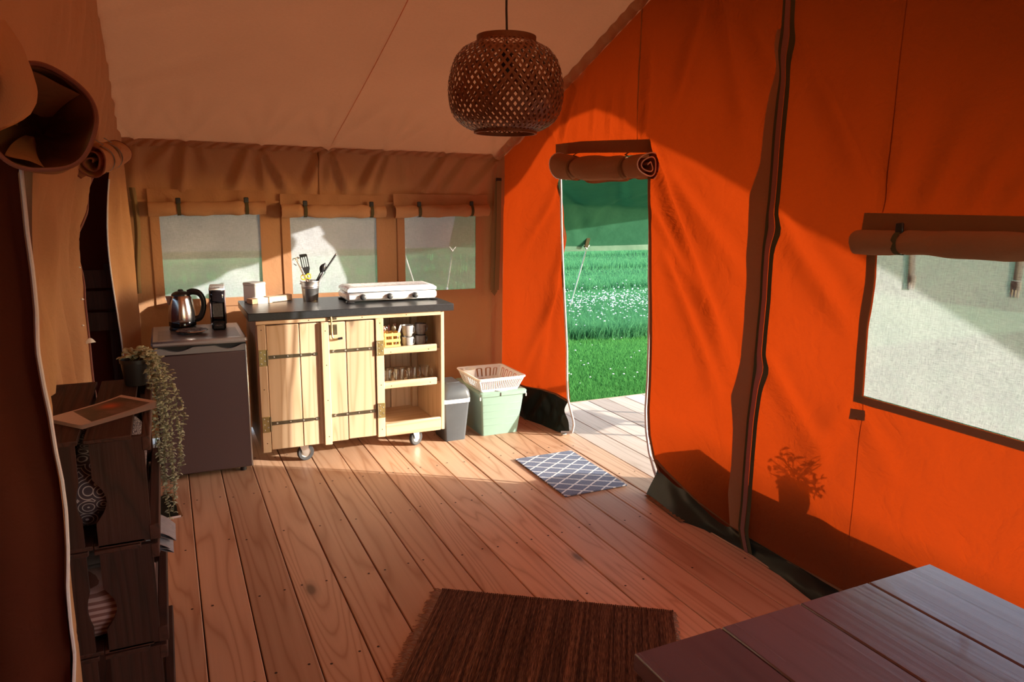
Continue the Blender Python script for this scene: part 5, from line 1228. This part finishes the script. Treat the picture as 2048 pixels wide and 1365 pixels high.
# brochure
bq = [Vector(onZ(x, y, 3*CRH+.004)) for x, y in ((93, 835), (250, 798), (310, 812), (142, 866))]
cc = sum(bq, Vector())/4; dxx = ((bq[2]-bq[3])+(bq[1]-bq[0])).normalized()
mg = thing('brochure', 'glossy brochure with orange flame picture lying on the topmost crate', 'magazine', (cc.x, cc.y, 3*CRH+.001), math.atan2(dxx.y, dxx.x))
for i in range(5):
    mb = MB(); q = .0018*i
    mb.grid(lambda u, v: (-.124+.248*u+.0015*i, -.080+.160*v-.0025*(4-i), q+.002*u*u*i*.8+.006*max(0, u-.6)**2*i), 12, 4)
    mb.obj('page' if i < 4 else 'cover', M['paper'] if i < 4 else M['cover'], mg, fix=False)

# ---- trailing plant
pp = thing('trailing_plant', 'string of hanging grey green leaves in a small black pot on the crate tower', 'plant', (-.120, 2.775, 3*CRH))
mb = MB(); mb.lathe([(0, .002), (.035, 0), (.0375, .004), (.046, .078), (.049, .079), (.0495, .092), (.046, .092), (.044, .075), (0, .074)], seg=28); mb.obj('pot', M['pot'], pp)
mb = MB(); mb.lathe([(0, .085), (.03, .083), (.045, .078)], seg=16); mb.obj('soil', M['soil'], pp)
lm_ = MB(); lm_.grid(lambda u, v: (.0075*math.sin(PI*u**.8)*(v*2-1), -.021*u, .004*math.sin(PI*u)-.0035*(v*2-1)**2), 5, 4); leafmesh = lm_.mesh('leaf', M['leaf'], fix=False)
def leaf(par, loc, rot, s):
    o = bpy.data.objects.new('leaf', leafmesh); COL.objects.link(o); o.parent = par; o.location = loc; o.rotation_euler = rot; o.scale = (s, s, s)
lr = random.Random(9); cnt = 0; LM = [Vector(v) for v in lm_.v]; extra = MB()
def addleaf(loc, rot, sc_):
    global cnt
    if cnt < 292: leaf(pp, loc, rot, sc_); cnt += 1
    else:
        from mathutils import Euler
        R = Euler(rot).to_matrix(); extra.add([R @ (v*sc_)+Vector(loc) for v in LM], lm_.f)
for k in range(46):
    a = lr.uniform(0, 2*PI); r = lr.uniform(.005, .055); addleaf((r*math.cos(a), r*math.sin(a), .10+lr.uniform(-.005, .030)*(1-r*9)), (lr.uniform(-.6, .5), lr.uniform(-.4, .4), a+PI/2+lr.uniform(-.6, .6)), lr.uniform(.9, 1.45))
vines = [((.050, -.050), .53, .020), ((.060, -.030), .46, .032), ((.058, -.075), .50, .028), ((.070, -.055), .38, .048), ((.048, .0), .42, .018), ((.078, -.030), .30, .058), ((.064, -.1), .36, .036), ((.074, -.080), .33, .052), ((.05, -.03), .48, .010), ((.04, -.07), .40, .006)]
for i, ((vx, vy), L, ox) in enumerate(vines):
    pts = [(.02*math.cos(i), .02*math.sin(i), .082), (vx*.6, vy*.5, .125), (vx*.9, vy*.9, .10), (vx+ox*.45, vy, .04)]
    for k in range(1, 9): f = k/8; pts.append((vx+ox*(.45+.55*math.sin(PI*f*.8))+.006*math.sin(7*f+i), vy+.008*math.sin(5*f+i*2), .04-L*f))
    P = resample(pts, 60); mb = MB(); mb.tube(P.tolist(), .0012, 4); mb.obj('stem', M['stem'], pp)
    ns = int((L+.1)/.0135)
    for k in range(ns):
        p = P[min(59, 8+int(51*k/max(1, ns-1)))]; a0 = lr.uniform(0, PI)
        for q in (0, 1):
            addleaf((p[0], p[1], p[2]+lr.uniform(-.003, .003)), (lr.uniform(-.5, .7), lr.uniform(-.3, .3), a0+q*PI+lr.uniform(-.4, .4)), lr.uniform(.65, 1.1)*(1-.25*k/ns))
extra.obj('leaves', M['leaf'], pp, fix=False)['kind'] = 'stuff'

# ---- bedroom headboard planks glimpsed through the far doorway
hb = thing('bed_headboard', 'dark plank headboard glimpsed inside the far bedroom doorway', 'bed', (-.9, 4.98, 0))
for z0, z1 in ((1.06, 1.17), (.93, 1.045), (.80, .915)): mb = MB(); mb.box(0, .62, 0, .02, z0, z1, .003); mb.obj('plank', M['crate'], hb)
for x in (.02, .56): mb = MB(); mb.box(x, x+.05, .021, .06, 0, 1.2, .003); mb.obj('post', M['crate'], hb)

# ================================================================== outside
# ---- porch furniture (its shadows fall on the canvas)
pb = thing('porch_sofa', 'low dark wicker sofa on the porch, seen as a shadow on the orange wall', 'sofa', (2.74, .75, 0))
mb = MB(); mb.box(0, .55, 0, 1.50, .06, .36, .01); mb.obj('base', M['rattan'], pb)
mb = MB(); mb.prism([(1.42, .06), (2.09, .06), (2.09, .37), (1.80, .484), (1.42, .424)], lambda y, z: (.0, y, z), lambda y, z: (.55, y, z)); mb.obj('armrest', M['rattan'], pb)
mb = MB(); mb.box(0, .55, 0, 1.415, .361, .42, .008); mb.obj('seat_cushion', M['towel'], pb)
for x in (.03, .48):
    for y in (.03, 1.98): mb = MB(); mb.box(x, x+.05, y, y+.05, 0, .06); mb.obj('leg', M['rattan'], pb)
pt = thing('porch_plant', 'bushy potted plant on the porch sofa whose shadow falls on the orange wall', 'plant', (2.90, 1.83, .421))
mb = MB(); mb.lathe([(0, 0), (.055, 0), (.07, .14), (.075, .142), (.075, .155), (.066, .155), (.06, .13), (0, .128)], seg=24); mb.obj('pot', M['pot'], pt)
lr = random.Random(4); lmesh = MB().grid(lambda u, v: (.011*math.sin(PI*u)*(v*2-1), -.05*u, .008*math.sin(PI*u)), 5, 3).mesh('leaf', M['leaf_porch'], fix=False)
for k in range(34):
    a = lr.uniform(0, 2*PI); e = lr.uniform(.0, 1.3); L = lr.uniform(.11, .175); tip = Vector((L*math.cos(e)*math.cos(a), L*math.cos(e)*math.sin(a), .145+L*math.sin(e)))
    mb = MB(); mb.tube([(0, 0, .13), tuple(tip*.5+Vector((0, 0, .08))), tuple(tip)], .002, 4); mb.obj('stem', M['stem'], pt)
    for s in range(5):
        q = tip*(.45+.12*s)+Vector((0, 0, .075*(1-s/5))); o = bpy.data.objects.new('leaf', lmesh); COL.objects.link(o); o.parent = pt; o.location = q; o.rotation_euler = (lr.uniform(-.8, .8), lr.uniform(-.5, .5), lr.uniform(0, 6.28)); z = lr.uniform(.6, 1.05); o.scale = (z, z, z)
ch = thing('porch_chair', 'slatted folding garden chair on the porch', 'chair', (4.12, 3.62, 0), math.radians(200))
mb = MB(); mb.box(-.22, .22, -.2, .2, .42, .445, .005); mb.obj('seat', M['deck'], ch)
for z in (.55, .66, .77): mb = MB(); mb.box(-.22, .22, .2, .215, z, z+.05, .003); mb.obj('back_slat', M['deck'], ch)
for x in (-.22, .20):
    mb = MB(); mb.box(x, x+.025, .195, .22, 0, .85, .003); mb.obj('leg', M['deck'], ch); mb = MB(); mb.box(x, x+.025, -.2, -.175, 0, .42, .003); mb.obj('leg', M['deck'], ch)
    mb = MB(); mb.box(x, x+.025, -.18, .2, .2, .225, .003); mb.obj('rail', M['deck'], ch)

# ---- unseen leafy block added south of the tent to keep sun off the open side
hg = MB(); hb = billow(61, 14, 2, 9)
def sun_blocker(u, v):
    a = 2*PI*u; x, y = 7.75+2.3*math.copysign(abs(math.cos(a))**.5, math.cos(a)), -4.9+.75*math.copysign(abs(math.sin(a))**.5, math.sin(a))
    k = 1-.25*max(0, v-.7)/.3; n = .18*float(hb(x*1.4+y, v*4.5+y))+.05*float(hb(x*5, v*19))
    return (7.75+(x-7.75)*k+n*math.cos(a), -4.9+(y+4.9)*k+n*math.sin(a), -.26+4.4*v+(.1*n if v > .9 else 0))
hg.grid(sun_blocker, 120, 50); hg.grid(lambda u, v: (7.75+1.9*(u*2-1), -4.9+.6*(v*2-1), 4.12+.12*float(hb(u*9, v*4))), 24, 8)
tag(hg.obj('sun_blocker', M['leaf_porch'], fix=False), 'leafy sun blocker added out of view south of the tent', 'sun_blocker')

# ---- guy ropes
def rope(lab, pts, r=.008, loop=None):
    t = thing('guy_rope', lab, 'rope', pts[-1], group='guy ropes of the fly sheet'); b = Vector(pts[-1]); mb = MB(); mb.tube([Vector(p)-b for p in pts], r, 6); mb.obj('line', M['rope'], t)
    a = Vector(pts[0])-b
    mb = MB(); mb.tube([a+Vector((-.05, 0, .06)), a, a+Vector((.05, 0, .06))], r*.8, 6); mb.obj('loop', M['rope'], t)
    q = a*.28; mb = MB(); mb.tube([q-a.normalized()*.07, q+a.normalized()*.07], r*2.4, 6); mb.obj('tensioner', M['rope'], t)
    mb = MB(); mb.tube([(.03, 0, .14), (0, 0, .02), (-.05, -.03, -.16)], .008, 6); mb.obj('tent_peg', M['peg'], t)
g0 = onY(1173, 498, EY)
rope('white guy rope running down from the green fly sheet seen through the doorway', [g0, onZ(1136, 628, -.25)], .0085)
rope('white guy rope seen through the right back window', [onY(905, 502, EY), onZ(892, 592, -.25)], .009)
rope('thick white guy rope at the left edge of the right back window', [onY(806, 502, EY), onZ(832, 578, -.25)], .012)
mb = MB(); q = Vector(onY(1175, 481, 6.645)); mb.M = Matrix.Translation(q) @ Matrix.Rotation(.25, 4, 'Y'); mb.box(-.022, .022, -.012, .004, -.075, .075, .002); mb.obj('webbing_tab', M['olive'], fly)

# ---- meadow: grass blades and white flowers
def in_wedge(n, r0, r1, y0, y1, k=1.6):
    y = y0*(y1/y0)**(RNG.random(n)**(1/k)) if y0 > 0 else y0+(y1-y0)*RNG.random(n)
    return np.stack([y*(r0+(r1-r0)*RNG.random(n)), y], 1)
def blades(name, P, hgt, wid, lean=.5, m='blade'):
    n = len(P); a = RNG.random(n)*2*PI; h = hgt*(.55+.9*RNG.random(n)); w = wid*(.7+.6*RNG.random(n)); b = RNG.random(n)*2*PI; le = lean*h*RNG.random(n)
    V = np.zeros((n, 5, 3)); d = np.stack([np.cos(a), np.sin(a)], 1); l = np.stack([np.cos(b), np.sin(b)], 1)*le[:, None]
    V[:, 0, :2] = P-d*w[:, None]; V[:, 1, :2] = P+d*w[:, None]; V[:, 2, :2] = P-d*w[:, None]*.7+l*.35; V[:, 3, :2] = P+d*w[:, None]*.7+l*.35; V[:, 4, :2] = P+l
    V[:, 2, 2] = V[:, 3, 2] = h*.55; V[:, 4, 2] = h*(1-.25*lean*RNG.random(n)); V[:, :, 2] += -.26
    me = bpy.data.meshes.new(name); me.vertices.add(n*5); me.vertices.foreach_set('co', V.reshape(-1))
    i5 = (np.arange(n)*5)[:, None]; q = (i5+np.array([[0, 1, 3, 2]])); t = (i5+np.array([[2, 3, 4]]))
    lo = np.concatenate([q.reshape(-1), t.reshape(-1)]).astype(np.int32); me.loops.add(len(lo)); me.loops.foreach_set('vertex_index', lo)
    me.polygons.add(2*n); st = np.concatenate([np.arange(n)*4, 4*n+np.arange(n)*3]).astype(np.int32); me.polygons.foreach_set('loop_start', st)
    me.update(calc_edges=True); me.materials.append(M[m]); o = bpy.data.objects.new(name, me); COL.objects.link(o); return o
def keep(P): m = ~((P[:, 0] > XL-.2) & (P[:, 0] < 4.76) & (P[:, 1] > -1.05) & (P[:, 1] < 5.36)); m &= ~((P[:, 0] > 2.5) & (P[:, 0] < 4.76) & (P[:, 1] < 4.98) & (P[:, 1] > -1.05)); return P[m]
A_, B_ = .58, .86
lawn = blades('lawn_grass', np.concatenate([keep(in_wedge(52000, A_, B_, 4.9, 9.0, 1.)), keep(in_wedge(30000, -.35, A_, 5.4, 9., 1.))]), .06, .0034, 1., 'blade_lawn')
tag(lawn, 'short lawn grass growing right beside the porch and the tent', 'grass', kind='stuff')
lawn2 = blades('porch_lawn_grass', keep(np.stack([RNG.uniform(4.7, 14, 60000), RNG.uniform(-4, 6.5, 60000)], 1)), .06, .004, 1., 'blade_dimmed'); tag(lawn2, 'lawn grass dimmed in colour in front of the open porch', 'grass', kind='stuff')
def band(P, f): return P[(f(P[:, 0], P[:, 1]))]
Pt = np.concatenate([in_wedge(46000, A_-.02, B_, 8.1, 11.4, 1.), in_wedge(20000, -.35, A_, 8.0, 11.5, 1.)]); Pt = Pt[(Pt[:, 1]+.2*np.sin(Pt[:, 0]*1.3) > 8.35)]
tall = blades('tall_meadow_grass', Pt, .24, .0042, .8); tag(tall, 'strip of tall unmown meadow grass beyond the lawn', 'grass', kind='stuff')
far = [in_wedge(46000, A_-.02, B_, 11.2, 34, 1.), in_wedge(16000, -.35, A_, 12, 30, 1.)]
f3 = blades('east_field_grass', (lambda Q: Q[Q[:, 1]/Q[:, 0] < 1.12])(np.stack([14+26*RNG.random(70000)**1.3, RNG.uniform(2, 32, 70000)], 1)), .09, .010, 1., 'blade_dimmed'); tag(f3, 'field grass dimmed in colour, seen through the big mesh window', 'grass', kind='stuff')
Pf = np.concatenate(far); row = (np.sin(Pf[:, 1]*1.45+.3) > .55)
f1 = blades('mown_field_grass', Pf[~row], .07, .007, 1.); tag(f1, 'mown pale grass field stretching into the distance', 'grass', kind='stuff')
f2 = blades('field_grass_rows', Pf[row], .19, .008, .8); tag(f2, 'taller grass rows crossing the mown field', 'grass', kind='stuff')
mb = MB(); oct_ = [(1, 0, 0), (0, 1, 0), (-1, 0, 0), (0, -1, 0), (0, 0, .6), (0, 0, -.6)]; of = [(0, 1, 4), (1, 2, 4), (2, 3, 4), (3, 0, 4), (1, 0, 5), (2, 1, 5), (3, 2, 5), (0, 3, 5)]
fr_ = random.Random(8)
for k in range(900):
    y = fr_.gauss(10.2, .8) if k < 860 else fr_.uniform(6, 9.5)
    x = y*fr_.uniform(.56, .84); s = fr_.uniform(.008, .021) if k < 860 else fr_.uniform(.008, .016); z = -.26+(fr_.uniform(.2, .36) if k < 860 else fr_.uniform(.04, .09))
    if y > 8.5 or x > 4.8 or y > 5.2: mb.add([(x+a*s, y+b*s, z+c*s) for a, b, c in oct_], of)
fl = mb.obj('white_meadow_flowers', M['petal'], smooth=False, fix=False); tag(fl, 'small white flowers dotted over the tall meadow grass', 'flowers', kind='stuff')
